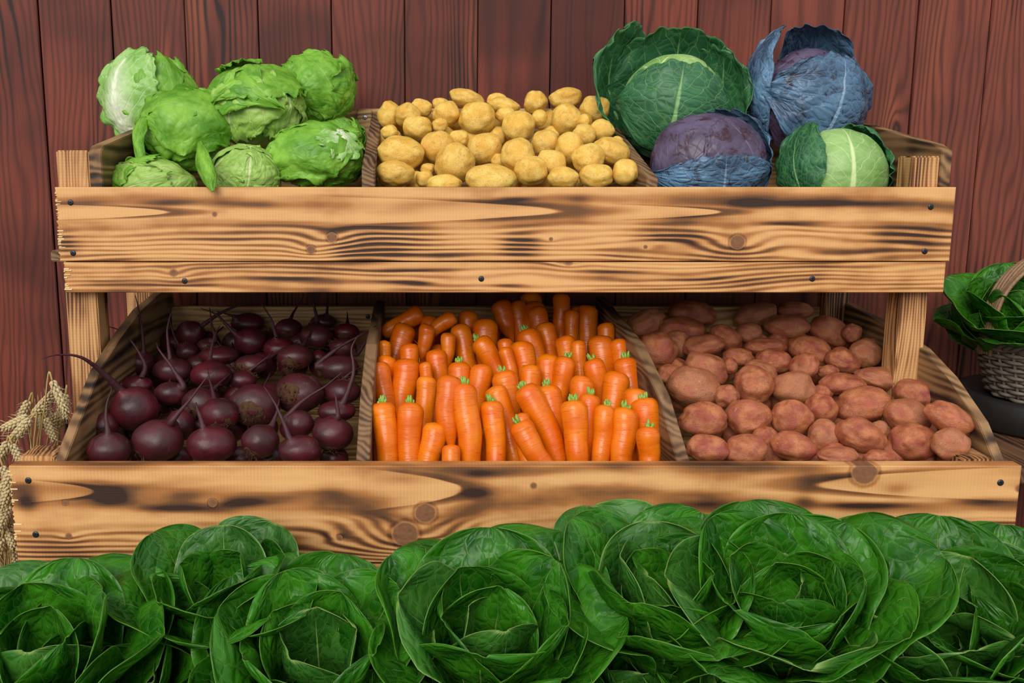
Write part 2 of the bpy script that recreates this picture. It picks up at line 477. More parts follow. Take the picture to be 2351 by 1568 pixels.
def splinters(board, x0, y0, zs, seed):
    rg = random.Random(seed); bm = bmesh.new()
    for z0, z1 in zs:
        z = z0
        while z < z1:
            h = rg.uniform(0.0006, 0.0018); l = 0.003+0.009*rg.random()**2
            add_box(bm, x0+rg.uniform(0.0005, 0.002), x0+l, y0-0.0005, y0+0.002, z, z+h); z += h+0.0005+0.008*rg.random()**2
    o = part('splinters', bm, m_splint, board); o['label'] = 'pale torn wood fibres'
    return o

xl0, xr0 = -0.533, 0.718
zUt = P(1000, 430, YU).z; zUs = P(1000, 601, YU).z; zUb = P(1000, 672, YU).z
zLt = P(1000, 1070, YL).z; zLb = P(1000, 1292, YL).z
ub = board_x('front_board', xl0-0.004, xr0, YU, YU+0.02, zUt, zUs+0.0008, m_upper, seed=3)
us = board_x('front_board', xl0+0.001, xr0-0.004, YU+0.001, YU+0.021, zUs-0.0008, zUb, m_strip, seed=4)
lb = board_x('front_board', xl0, xr0, YL, YL+0.022, zLt, zLb, m_lower, seed=5)
tag(ub, 'wide scorched board across the upper tier'); tag(us, 'narrow scorched board below the wide upper one'); tag(lb, 'wide scorched board across the lower tier')
splinters(ub, xl0-0.004, YU, [(zUt-0.02, zUt-0.003), (zUs+0.02, zUs+0.045), (zUs+0.065, zUs+0.085)], 1)
splinters(us, xl0+0.001, YU, [(zUb+0.004, zUs-0.004)], 2)
splinters(lb, xl0, YL, [(zLt-0.012, zLt-0.003), (zLt-0.05, zLt-0.02), (zLt-0.095, zLt-0.075)], 3)
for a, b in ((162, 465), (168, 581), (2137, 475), (2123, 577)): screw(ub, a, b, YU)
for a, b in ((424, 645), (1105, 640), (1865, 640)): screw(us, a, b, YU+0.001)
for a, b in ((65, 1103), (82, 1227), (2297, 1108), (2282, 1222)): screw(lb, a, b, YL)
# a second low board under the lower front
bm = box_geo(xl0+0.004, xr0-0.003, YL+0.002, YL+0.022, zLb-0.09, zLb-0.003); part('lower_rail', bm, m_strip)

def hU(Y): return H+0.016+0.15*(Y-1.42)
XLs, XRs = -0.4827, 0.700
# upper sides
zub = zUb+0.012
part('side_panel', prism_x(-0.4930, -0.4750, [(YU+0.021, zub), (YU+0.021, hU(YU+0.02)-0.006), (YU+0.035, hU(YU+0.035)), (YB, hU(YB)), (YB, zub)]), m_side)
part('side_panel', prism_x(0.7035, 0.7190, [(YU+0.021, zub), (YU+0.021, hU(YU+0.02)-0.004), (YU+0.05, hU(YU+0.05)), (YB, hU(YB)), (YB, zub)]), m_side)
# posts (upper front posts run down as legs)
def post(x0, x1, y0, y1, z0, z1): return part('post', box_geo(x0, x1, y0, y1, z0, z1, 0.002), m_post)
post(-0.5390, -0.4935, YU+0.0215, YU+0.068, 0.0, P(180, 345, YU+0.021).z)
post(0.6640, 0.7030, YU+0.0215, YU+0.068, 0.0, P(2120, 358, YU+0.021).z)
post(-0.5390, -0.4935, YB-0.045, YB, 0.0, hU(YB)-0.01)
post(0.6640, 0.7030, YB-0.045, YB, 0.0, hU(YB)-0.01)
zbl = P(100, 1047, YL+0.025).z
post(-0.5290, -0.4850, YL+0.0225, YL+0.075, 0.0, zbl)
post(0.6570, 0.6965, YL+0.0225, YL+0.075, 0.0, zbl-0.004)
# batten ends that stick out on the left
for px, py, Y, s in ((122, 588, 1.50, 0.017), (28, 1222, 1.30, 0.022)):
    p = P(px, py, Y)
    part('batten', box_geo(p.x-0.004, p.x+0.16 if Y > 1.4 else p.x+0.03, Y, Y+0.04, p.z-s/2, p.z+s/2, 0.002), m_div)
# upper back rail, sloping bin bottoms
zr = P(800, 250, YB).z
part('back_panel', box_geo(-0.4750, 0.7035, YB-0.018, YB, zUb+0.02, zr), m_back)
def slope_board(x0, x1, y0, z0, y1, z1, t=0.012):
    return part('bin_bottom', prism_x(x0, x1, [(y0, z0-t), (y0, z0), (y1, z1), (y1, z1-t)]), m_back)
slope_board(-0.4745, 0.7030, YU+0.022, zUt-0.115, YB-0.019, zUt-0.02)
# upper dividers
def divider(pf, pfy, Yf, pr, pry, Yr, z0, z1, th=0.016, mid=()):
    a = P(pf, pfy, Yf); b = P(pr, pry, Yr)
    return part('divider', prism_x(a.x-th/2, a.x+th/2, [(Yf, z0), (Yf, a.z)]+[(y, H+h) for y, h in mid]+[(Yr, b.z), (Yr, z1)], 0.0012, b.x-th/2, b.x+th/2), m_div)
divider(845, 385, YU+0.022, 866, 262, YB-0.019, zUt-0.115, zUt-0.02, 0.018)
divider(1498, 408, YU+0.022, 1392, 272, YB-0.019, zUt-0.115, zUt-0.02, 0.016)
up_cleat = part('cleat', box_geo(P(838, 300, YB-0.02).x-0.012, P(838, 300, YB-0.02).x+0.012, YB-0.032, YB-0.0185, zUt+0.0, zr-0.001), m_back)
screw(up_cleat, 838, 270, YB-0.032, m_screw2, 0.0038)
# lower sides
zF = P(130, 1058, YL+0.024).z
def low_side(x0, x1, pts): 
    return part('side_panel', prism_x(x0, x1, [(YL+0.0225, zLb+0.006)]+pts+[(YB, zLb+0.006)]), m_side)
low_side(-0.4845, -0.4705, [(YL+0.0225, zF), (1.348, H-0.288), (1.45, H-0.258), (1.554, H-0.234), (YB, H-0.215)])
low_side(0.6970, 0.7110, [(YL+0.0225, zF-0.003), (1.25, H-0.335), (1.337, H-0.295), (1.416, H-0.270), (1.546, H-0.255), (YB, H-0.240)])
zb = P(600, 705, YB-0.018).z
lbk = part('back_panel', box_geo(-0.4700, 0.6965, YB-0.018, YB, zLb+0.01, zb), m_back)
slope_board(-0.4700, 0.6965, YL+0.0225, zLt-0.108, YB-0.019, zLt-0.035)
divider(833, 1058, YL+0.023, 872, 690, YB-0.019, zLt-0.108, zLt-0.035, 0.017, ((1.30, -.312), (1.44, -.268)))
divider(1568, 1056, YL+0.023, 1378, 680, YB-0.019, zLt-0.108, zLt-0.035, 0.016, ((1.30, -.312), (1.44, -.268)))
screw(lbk, 845, 727, YB-0.018)
# underside of the upper tier
part('shelf_support', box_geo(-0.4745, 0.7030, YU+0.022, YB-0.019, zUb+0.004, zUb+0.010), m_div)

# ================================================================== PRODUCE
ORD = ['first', 'second', 'third', 'fourth', 'fifth', 'sixth', 'seventh', 'eighth', 'ninth', 'tenth', 'eleventh', 'twelfth', 'thirteenth', 'fourteenth', 'fifteenth', 'sixteenth']
def ordinal(i, n):
    if i == 0: return 'leftmost'
    if i == n-1: return 'rightmost'
    return ORD[i]+' from left'

# ---------------------------------------------------------------- potatoes
def potato_mesh(name, seed, mat, bumpy=1.0):
    bm = bmesh.new(); bmesh.ops.create_icosphere(bm, subdivisions=5, radius=1)
    rg = random.Random(seed)
    eyes = []
    for k in range(9):
        v = Vector((rg.gauss(0, 1.2), rg.gauss(0, 1), rg.gauss(0, 1))).normalized(); eyes.append((v, rg.uniform(0.10, 0.17), rg.uniform(0.02, 0.05)))
    for v in bm.verts:
        p = v.co.normalized()
        r = 1+0.17*bumpy*nz(p, 1.1, seed*3.1)+0.075*bumpy*nz(p, 2.3, seed*1.7)+0.006*nz(p, 9, seed)
        for e, w, dd in eyes:
            d = (p-e).length
            if d < w*3: r -= dd*math.exp(-(d/w)**2)
        # superellipsoid: fuller shoulders
        r *= 1+0.05*(1-abs(p.x)**4)
        v.co = p*r
    me = bpy.data.meshes.new(name); bm.to_mesh(me); bm.free()
    me.polygons.foreach_set('use_smooth', [True]*len(me.polygons)); me.materials.append(mat)
    return me
def potato_mat(name, base, light, brown, dots, patch, rosy=False):
    M = Mat(name); c = M.coord(); r = M.rnd(); x, y, z = M.sep(c)
    v = M.comb(x*1.25, y, z)
    off = M.comb(x*1.25+r*37.0, y+r*11.0, z-r*23.0)
    big = M.noise(off, 1.3, 3, 0.6); med = M.noise(off, 4.0, 4, 0.65)
    scurf = M.noise(off, 2.4, 6, 0.72, 0.6)
    col = M.mix(big.sm(0.3, 0.7), base, light)
    col = M.mix(r*0.22, col, brown)
    sc = scurf.sm(0.54, 0.62)*(r*0.6+0.4)
    if rosy: col = M.mix(r.sm(0.45, 1.0)*0.6, col, srgb(184, 120, 80))
    col = M.mix(sc*patch, col, brown)
    edge = (scurf-0.585).abs().sm(0.0, 0.012, 1.0, 0.0)*big.sm(0.45, 0.6)
    col = M.mix(edge*0.55*patch, col, tuple(c*0.45 for c in brown))
    vd = M.vor(off, 8.0, 'F1', 0); dot = vd.sm(0.11, 0.18, 1.0, 0.0)*med.sm(0.32, 0.46)
    col = M.mix(dot*0.8, col, dots)
    dirt = M.noise(off, 7.0, 4, 0.7).sm(0.56, 0.70)*0.35
    col = M.mix(dirt, col, tuple(c*0.7 for c in brown))
    if rosy:
        peel = M.noise(off, 1.9, 5, 0.7, 0.9).sm(0.64, 0.67)
        col = M.mix(peel*0.55, col, srgb(206, 160, 84))
        pink = M.noise(off, 1.0, 2).sm(0.5, 0.7); col = M.mix(pink*0.4, col, srgb(172, 78, 76))
    M.set(col=col, rough=0.36 if not rosy else 0.37, spec=0.5, sss=0.0)
    h = M.noise(off, 14, 4, 0.7)*0.6-dot*0.5-sc*0.2
    M.bump(h, 0.35, 0.05)
    return M.m
m_pot = potato_mat('yellow_potato_skin', srgb(230, 176, 66), srgb(246, 208, 106), srgb(180, 128, 62), srgb(92, 58, 26), 0.5)
m_red = potato_mat('red_potato_skin', srgb(150, 70, 48), srgb(196, 120, 76), srgb(132, 88, 58), srgb(58, 30, 22), 0.55, True)
yellow_meshes = [potato_mesh('potato', s, m_pot, 0.8) for s in range(1, 8)]
red_meshes = [potato_mesh('red_potato', s+20, m_red, 0.9) for s in range(1, 8)]

HU = (1.475, P(0, 400, 1.475).z-H, (P(0, 238, 1.665).z-P(0, 400, 1.475).z)/0.19)
HL = (1.25, P(0, 1030, 1.25).z-H, (P(0, 735, 1.67).z-P(0, 1030, 1.25).z)/0.42)

def size_word(w, h):
    m = math.sqrt(w*h)
    return 'small' if m < 62 else ('large' if m > 96 else 'mid-sized')
def shape_word(w, h, ang):
    q = max(w, h)/min(w, h)
    if q < 1.16: return 'round'
    s = 'oval' if q < 1.5 else 'long'
    return s
def tilt_word(ang, w, h):
    if max(w, h)/min(w, h) < 1.16: return ''
    if h > w*1.1: return 'upright, '
    if ang > 12: return 'falling to the right, '
    if ang < -8: return 'rising to the right, '
    return ''
def place_heap(rows, sc, ox, oy, plane, name, meshes, colour, heapname, group, fwd=0.0, ymin=0):
    """rows: list of (rowname, [(X,Y,W,H,ang,extra)]) in the crop frame (sc px per photo px)"""
    items = []
    for rname, lst in rows:
        lst = sorted(lst, key=lambda a: a[0])
        for k, it in enumerate(lst):
            X, Y, W, Hh = it[:4]; ang = it[4] if len(it) > 4 else 0; extra = it[5] if len(it) > 5 else None
            px, py = ox+X/sc, oy+Y/sc; w, h = W/sc, Hh/sc
            back = it[6] if len(it) > 6 else 0.0
            Yd = Yplane(py, *plane)+back+fwd
            items.append(dict(px=px, py=py, w=w, h=h, ang=ang, Y=Yd, row=rname, k=k, n=len(lst), extra=extra))
    # settle: push overlapping neighbours apart along the line of sight
    for it_ in range(60):
        mv = 0
        for i in range(len(items)):
            a = items[i]; pa = P(a['px'], a['py'], a['Y']); ra = math.sqrt(a['w']*a['h'])/2*depth(pa)/F
            for j in range(i):
                b = items[j]; pb = P(b['px'], b['py'], b['Y'])
                if (pa-pb).length > 0.12: continue
                rb = math.sqrt(b['w']*b['h'])/2*depth(pb)/F
                gap = (pa-pb).length-(ra+rb)*0.93
                if gap < 0:
                    s = 1 if a['Y'] > b['Y'] else -1
                    m = min(0.004, -gap*0.6)
                    a['Y'] += s*m; b['Y'] -= s*m; mv += 1
                    pa = P(a['px'], a['py'], a['Y'])
        for a in items:
            r = math.sqrt(a['w']*a['h'])/2*1.45/F
            a['Y'] = min(max(a['Y'], ymin+r), YB-0.02-r)
        if not mv: break
    for a in items:
        if a['extra'] == 'very long tan': a['Y'] = 1.275; a['extra'] = 'long tan'
    out = []
    for n, a in enumerate(items):
        p = P(a['px'], a['py'], a['Y']); s = depth(p)/F/2
        o = bpy.data.objects.new(name, meshes[(n*5+3) % len(meshes)])
        o.location = p
        w, h = a['w']*s*0.96, a['h']*s*0.96
        ang = a['ang']
        if h > w*1.05: w, h = h, w; ang = ang+90      # mesh long axis is x
        o.scale = (w, min(w, h)*0.5+max(w, h)*0.5*0.95, h)
        flip = random.Random(n).choice([0, math.pi])
        spin = random.Random(n+7).uniform(-0.4, 0.4)
        o.rotation_euler = (Matrix.Rotation(math.radians(ang), 3, 'Y') @ Matrix.Rotation(flip, 3, 'Z') @ Matrix.Rotation(random.Random(n+3).uniform(0, 6.28) if abs(o.scale.y-o.scale.z) < 0.003 else 0, 3, 'X')).to_euler()
        link(o)
        sz, sh = size_word(a['w'], a['h']), shape_word(a['w'], a['h'], a['ang'])
        look = a['extra'] or (sz+' '+sh)
        lab = '%s %s, %s%s in %s row' % (look, colour, tilt_word(a['ang'], a['w'], a['h']), ordinal(a['k'], a['n']), a['row'])
        tag(o, lab, 'potato', group)
        out.append(o)
    return out

yellow_rows = [
 ('front', [(305, 712, 262, 172, 0, 'blunt-ended'), (500, 745, 125, 105, 0, 'dull recessed', .03), (625, 775, 240, 125), (930, 755, 335, 205), (1195, 692, 228, 182, 0), (1405, 737, 220, 145), (1625, 727, 235, 165), (1810, 702, 180, 168)]),
 ('second', [(342, 575, 325, 222, 8, 'broad smooth'), (520, 680, 100, 80, 0, 'nearly hidden', .03), (590, 540, 245, 195, 25), (695, 645, 272, 258, 0, 'scuffed round'), (890, 545, 255, 200, -25), (985, 635, 120, 110, 0, 'mostly hidden', .03), (1110, 590, 235, 222), (1330, 640, 210, 145, 20), (1450, 545, 200, 205), (1568, 610, 222, 190, 0, 'flaky-skinned'), (1720, 565, 255, 175, 20)]),
 ('third', [(270, 440, 120, 95), (455, 410, 205, 155), (722, 478, 140, 95), (1290, 510, 190, 172, 0, 'shaded brownish'), (1545, 455, 165, 120, 20), (1660, 425, 170, 122), (1755, 500, 90, 65)]),
 ('fourth', [(265, 325, 142, 190, 5), (388, 325, 180, 150), (598, 392, 110, 90, 0, 'dim half-buried'), (640, 320, 185, 165), (845, 350, 252, 205, 0, 'big gold'), (1030, 322, 140, 95), (1115, 400, 225, 208, 0, 'bright golden round'), (1250, 345, 110, 115), (1425, 350, 210, 200, 0, 'bright scuffed'), (1545, 370, 95, 110)]),
 ('topmost', [(475, 280, 150, 100, 10), (602, 255, 115, 85), (775, 222, 240, 118, 18), (972, 230, 135, 85), (1020, 265, 220, 105, 10, 'dark wrinkled'), (1225, 240, 150, 165, 10), (1422, 215, 225, 130, -5), (1610, 290, 205, 172)]),
]
place_heap(yellow_rows, 2.851, 800, 150, HU, 'yellow_potato', yellow_meshes, 'yellow potato', 'upper middle bin', 'yellow potatoes in the upper middle bin', ymin=YU+0.022)
# a lower layer seen in the gaps
under = []
for r, (py, y) in enumerate(((405, 1.50), (350, 1.56), (300, 1.62), (262, 1.68))):
    for k in range(8):
        px = 890+k*(70-4*r)+(18 if r % 2 else 0)+r*2
        if px > 1440-12*r: continue
        p = P(px, py, y); o = bpy.data.objects.new('yellow_potato', yellow_meshes[(k+r*3) % 7]); p.z -= 0.012; p.y += 0.012
        o.location = p; o.scale = (0.020, 0.018, 0.018); o.rotation_euler = (0.3*k, k*1.3, r+k); link(o)
        tag(o, 'yellow potato buried under the top layer of the upper middle bin', 'potato', 'buried yellow potatoes')

red_rows = [
 ('front', [(555, 940, 245, 160), (770, 940, 262, 165), (885, 880, 150, 140, 0, 'dim recessed', .03), (1040, 925, 262, 172, 12), (1300, 980, 250, 95, 0, 'bright pink low'), (1530, 990, 180, 85), (1720, 905, 268, 222, 0, 'big speckled'), (1930, 915, 200, 192, 20, 'dirty purplish')]),
 ('second', [(530, 770, 285, 190), (785, 760, 258, 205), (1035, 765, 242, 185, 22, 'tan speckled'), (1215, 865, 195, 175, 30, None, .02), (1425, 865, 290, 190, 22, 'smooth tan'), (1530, 840, 110, 120, 0, 'hidden', .03), (1690, 757, 262, 200, 10, 'dusty flaky'), (1925, 765, 305, 165, 30, 'very long tan')]),
 ('third', [(475, 590, 320, 235, 10, 'pale dusty peeling'), (662, 640, 150, 130, 0, None, .02), (817, 580, 242, 205, 35), (1045, 597, 245, 198, 8, 'shiny peeling'), (1195, 715, 190, 175, 30, 'rough-skinned'), (1210, 625, 110, 90, 0, None, .02), (1435, 682, 330, 188, -7, 'large pinkish tan spotted'), (1735, 630, 262, 168, 10), (1840, 650, 70, 80, 0, None, .03)]),
 ('fourth', [(345, 520, 175, 115), (550, 480, 262, 165, 28, 'bright pink'), (680, 470, 90, 95), (860, 500, 190, 115, 28), (1105, 470, 160, 165, 30, 'dull brown'), (1240, 505, 120, 80, 0, None, .02), (1320, 572, 265, 128), (1542, 540, 312, 122, 8, 'long knobbly')]),
 ('fifth', [(270, 380, 240, 200, 5, 'plump'), (372, 350, 170, 160, 0, None, .02), (535, 355, 240, 125, -12), (730, 420, 190, 105), (935, 440, 212, 140, 12, 'smooth pink'), (890, 360, 242, 100, 0), (1140, 385, 262, 165, 20, 'large dark red'), (1325, 440, 205, 140, 20), (1450, 400, 180, 160, 5)]),
 ('topmost', [(200, 230, 235, 150, -20, 'frayed peeling'), (412, 262, 290, 138, 6), (465, 175, 282, 155, 5), (660, 310, 205, 140, 35, None), (790, 282, 165, 112), (825, 180, 252, 135, -15), (1012, 247, 265, 140, 3, 'tan'), (1255, 280, 268, 165, 28, 'dusty mauve'), (1050, 155, 205, 100, 5), (1375, 285, 110, 115, 30), (1495, 340, 90, 60)]),
]
place_heap(red_rows, 2.472, 1400, 650, HL, 'red_potato', red_meshes, 'red potato', 'lower right bin', 'red potatoes in the lower right bin', ymin=YL+0.0225)
for r, (py, y) in enumerate(((1020, 1.29), (960, 1.37), (890, 1.46), (825, 1.55), (770, 1.63))):
    for k in range(9):
        px = 1640-r*36+k*(68-5*r)+(22 if r % 2 else 0)
        if px > 2190-60*r: continue
        p = P(px, py, y); o = bpy.data.objects.new('red_potato', red_meshes[(k+r*3) % 7]); p.z -= 0.018
        o.location = p; o.scale = (0.022, 0.020, 0.019); o.rotation_euler = (0.3*k, k*1.3, r+k); link(o)
        tag(o, 'red potato buried under the top layer of the lower right bin', 'potato', 'buried red potatoes')

# ---------------------------------------------------------------- beets
def beet_mats():
    M = Mat('beet_skin'); c = M.coord(); r = M.rnd(); x, y, z = M.sep(c)
    off = M.comb(x+r*3.0, y+r*5.0, z-r*7.0)
    n = M.noise(off, 22, 4, 0.6); n2 = M.noise(off, 90, 4, 0.7)
    col = M.mix(n.sm(0.3, 0.7), srgb(46, 16, 22), srgb(88, 20, 32))
    col = M.mix(r*0.55, col, srgb(62, 32, 34))
    col = M.mix(n2.sm(0.5, 0.75)*0.35, col, srgb(40, 18, 22))
    dirt = M.noise(off, 30, 6, 0.75, 0.5).sm(0.58, 0.75)
    col = M.mix(dirt*0.55, col, srgb(104, 80, 60))
    M.set(col=col, rough=0.42, spec=0.42); M.bump(n2+n*0.6, 0.4, 0.0014); skin = M.m
    M = Mat('beet_root_tail'); c = M.coord(); n = M.noise(c, 160, 3)
    M.set(col=M.mix(n, srgb(40, 20, 24), srgb(82, 44, 50)), rough=0.55, spec=0.3); M.bump(n, 0.5, 0.0015); tail = M.m
    M = Mat('beet_crown'); c = M.coord(); n = M.noise(c, 260, 5, 0.7); n1 = M.noise(c, 60, 3)
    M.set(col=M.mix(n1.sm(0.4, 0.7), M.mix(n, srgb(34, 18, 15), srgb(112, 82, 54)), srgb(78, 34, 36)), rough=0.85, spec=0.15); M.bump(n, 0.9, 0.003); crown = M.m
    return skin, tail, crown
m_beet, m_tail, m_crown = beet_mats()
def beet(px, py, w, h, Y, tail=None, axis=None, seed=0, tdy=0.012):
    """tail: photo pixels of the root; axis: direction of the tail end"""
    c = P(px, py, Y); s = depth(c)/F; R = Vector((w/2*s, (w+h)/4*s, h/2*s))
    tp = None
    if tail:
        n = len(tail)
        tp = [P(a, b, Y-R.y*0.25+tdy*k) for k, (a, b) in enumerate(tail)]
    if axis is None:
        axis = (tp[0]-c) if tp else Vector((0.3, 0.2, 1))
        axis = Vector((axis.x/R.x, axis.y/R.y-0.15, axis.z/R.z))
    axis = Vector(axis).normalized()
    q = Vector((0, 0, 1)).rotation_difference(axis).to_matrix()
    rg = random.Random(seed); nr, ns = 34, 40
    prof = []
    for i in range(nr+1):
        t = i/nr; a = math.pi*t
        z = -math.cos(a); r = math.sin(a)
        z2 = z*(0.92 if z < 0 else 1.0); r2 = r**0.92
        if z > 0.80:                                   # draw out into the root
            k = (z-0.80)/0.20; z2 = 0.80+0.20*k+0.16*k*k; r2 = max(r2*(1-0.35*k), 0.085)
        if z < -0.86: r2 *= 1.0
        prof.append((z2, r2))
    V = []; Fc = []
    for i, (z, r) in enumerate(prof):
        for k in range(ns):
            t = 2*math.pi*k/ns; p = Vector((r*math.cos(t), r*math.sin(t), z))
            g = 1+0.05*nz(p, 1.2, seed*2.3)+0.02*nz(p, 3.1, seed)+0.012*math.sin(t*5+seed+p.z*2)*(1-abs(z))
            p = q @ (p*g)
            V.append(Vector((p.x*R.x, p.y*R.y, p.z*R.z)))
    for i in range(nr):
        for k in range(ns):
            k2 = (k+1) % ns; Fc.append((i*ns+k, i*ns+k2, (i+1)*ns+k2, (i+1)*ns+k))
    root = bpy.data.objects.new('beet', None); root.empty_display_size = 0.01
    root.location = c-Vector((0, 0, R.z)); link(root); o0 = Vector((0, 0, R.z))
    mesh_obj('body', [v+o0 for v in V], Fc, m_beet, root)
    def tr(p): p = q @ p; return Vector((p.x*R.x, p.y*R.y, p.z*R.z))+c
    tip = tr(Vector((0, 0, 1.0)))
    r0 = 0.105*min(R)
    if tp:
        path = smooth_path([tr(Vector((0, 0, 0.86)))]+tp, 22)
    else:
        a2 = (tr(Vector((0, 0, 1)))-c).normalized(); L = rg.uniform(0.02, 0.04)
        side = Vector((rg.uniform(-.5, .5), 0.3, rg.uniform(-.2, .5)))
        path = smooth_path([tr(Vector((0, 0, 0.86))), tip+a2*0.006, tip+a2*L+side*L*0.5, tip+a2*L*1.8+side*L*1.4], 14)
    n = len(path); rad = []
    for i in range(n):
        t = i/(n-1); rad.append((max(r0*1.9, 0.0045)*(1-t)**2.4+0.0024*(1-t)+0.0006))
        path[i] = path[i]+Vector((nz(path[i], 60, seed), 0, nz(path[i], 60, seed+9)))*0.0018*t
    v, f = tube_geo(path, rad, 9)
    mesh_obj('root_tail', [x-root.location for x in v], f, m_tail, root)
    # crown: rough cap with stem rings and fibres at the other end
    geo = []
    V = []; Fc = []; nr2 = 9; ns2 = 30
    for i in range(nr2+1):
        t = i/nr2
        a = 0.62*(1-t); rr = math.sin(a); zz = -math.cos(a)*0.92
        bump = 0.03+(0.10*max(0, 1-(1-t)*2.2))
        for k in range(ns2):
            th = 2*math.pi*k/ns2; jag = 1+(0.18*nz((math.cos(th)*2, math.sin(th)*2, t*3), 1.5, seed) if i < 4 else 0)
            p = Vector((rr*jag*math.cos(th), rr*jag*math.sin(th), zz-bump-0.02*nz((math.cos(th)*3, math.sin(th)*3, t*6), 1.3, seed+4)))
            if i == 0: p = p*0.955
            if i > 6: p.z += 0.05*(i-6)/3
            V.append(tr(p))
    for i in range(nr2):
        for k in range(ns2):
            k2 = (k+1) % ns2; Fc.append((i*ns2+k2, i*ns2+k, (i+1)*ns2+k, (i+1)*ns2+k2))
    geo.append((V, Fc))
    for k in range(16):
        th = rg.uniform(0, 6.28); a = rg.uniform(0.1, 0.65)
        p0 = Vector((math.sin(a)*math.cos(th), math.sin(a)*math.sin(th), -math.cos(a)*0.95))
        d = Vector((rg.gauss(0, .6), rg.gauss(0, .6), -1)).normalized(); L = rg.uniform(0.15, 0.5)
        geo.append(tube_geo([tr(p0), tr(p0+d*L*0.5+Vector((rg.gauss(0, .05), rg.gauss(0, .05), 0))), tr(p0+d*L*0.8+Vector((rg.gauss(0, .15), rg.gauss(0, .15), 0)))], [0.0008, 0.0006, 0.0002], 5))
    v, f = join_geo(geo)
    cr = mesh_obj('crown', [x-root.location for x in v], f, m_crown, root); cr['label'] = 'rough brown crown with cut leaf stubs'
    return root
S4, OX4, OY4 = 2.939, 80, 650
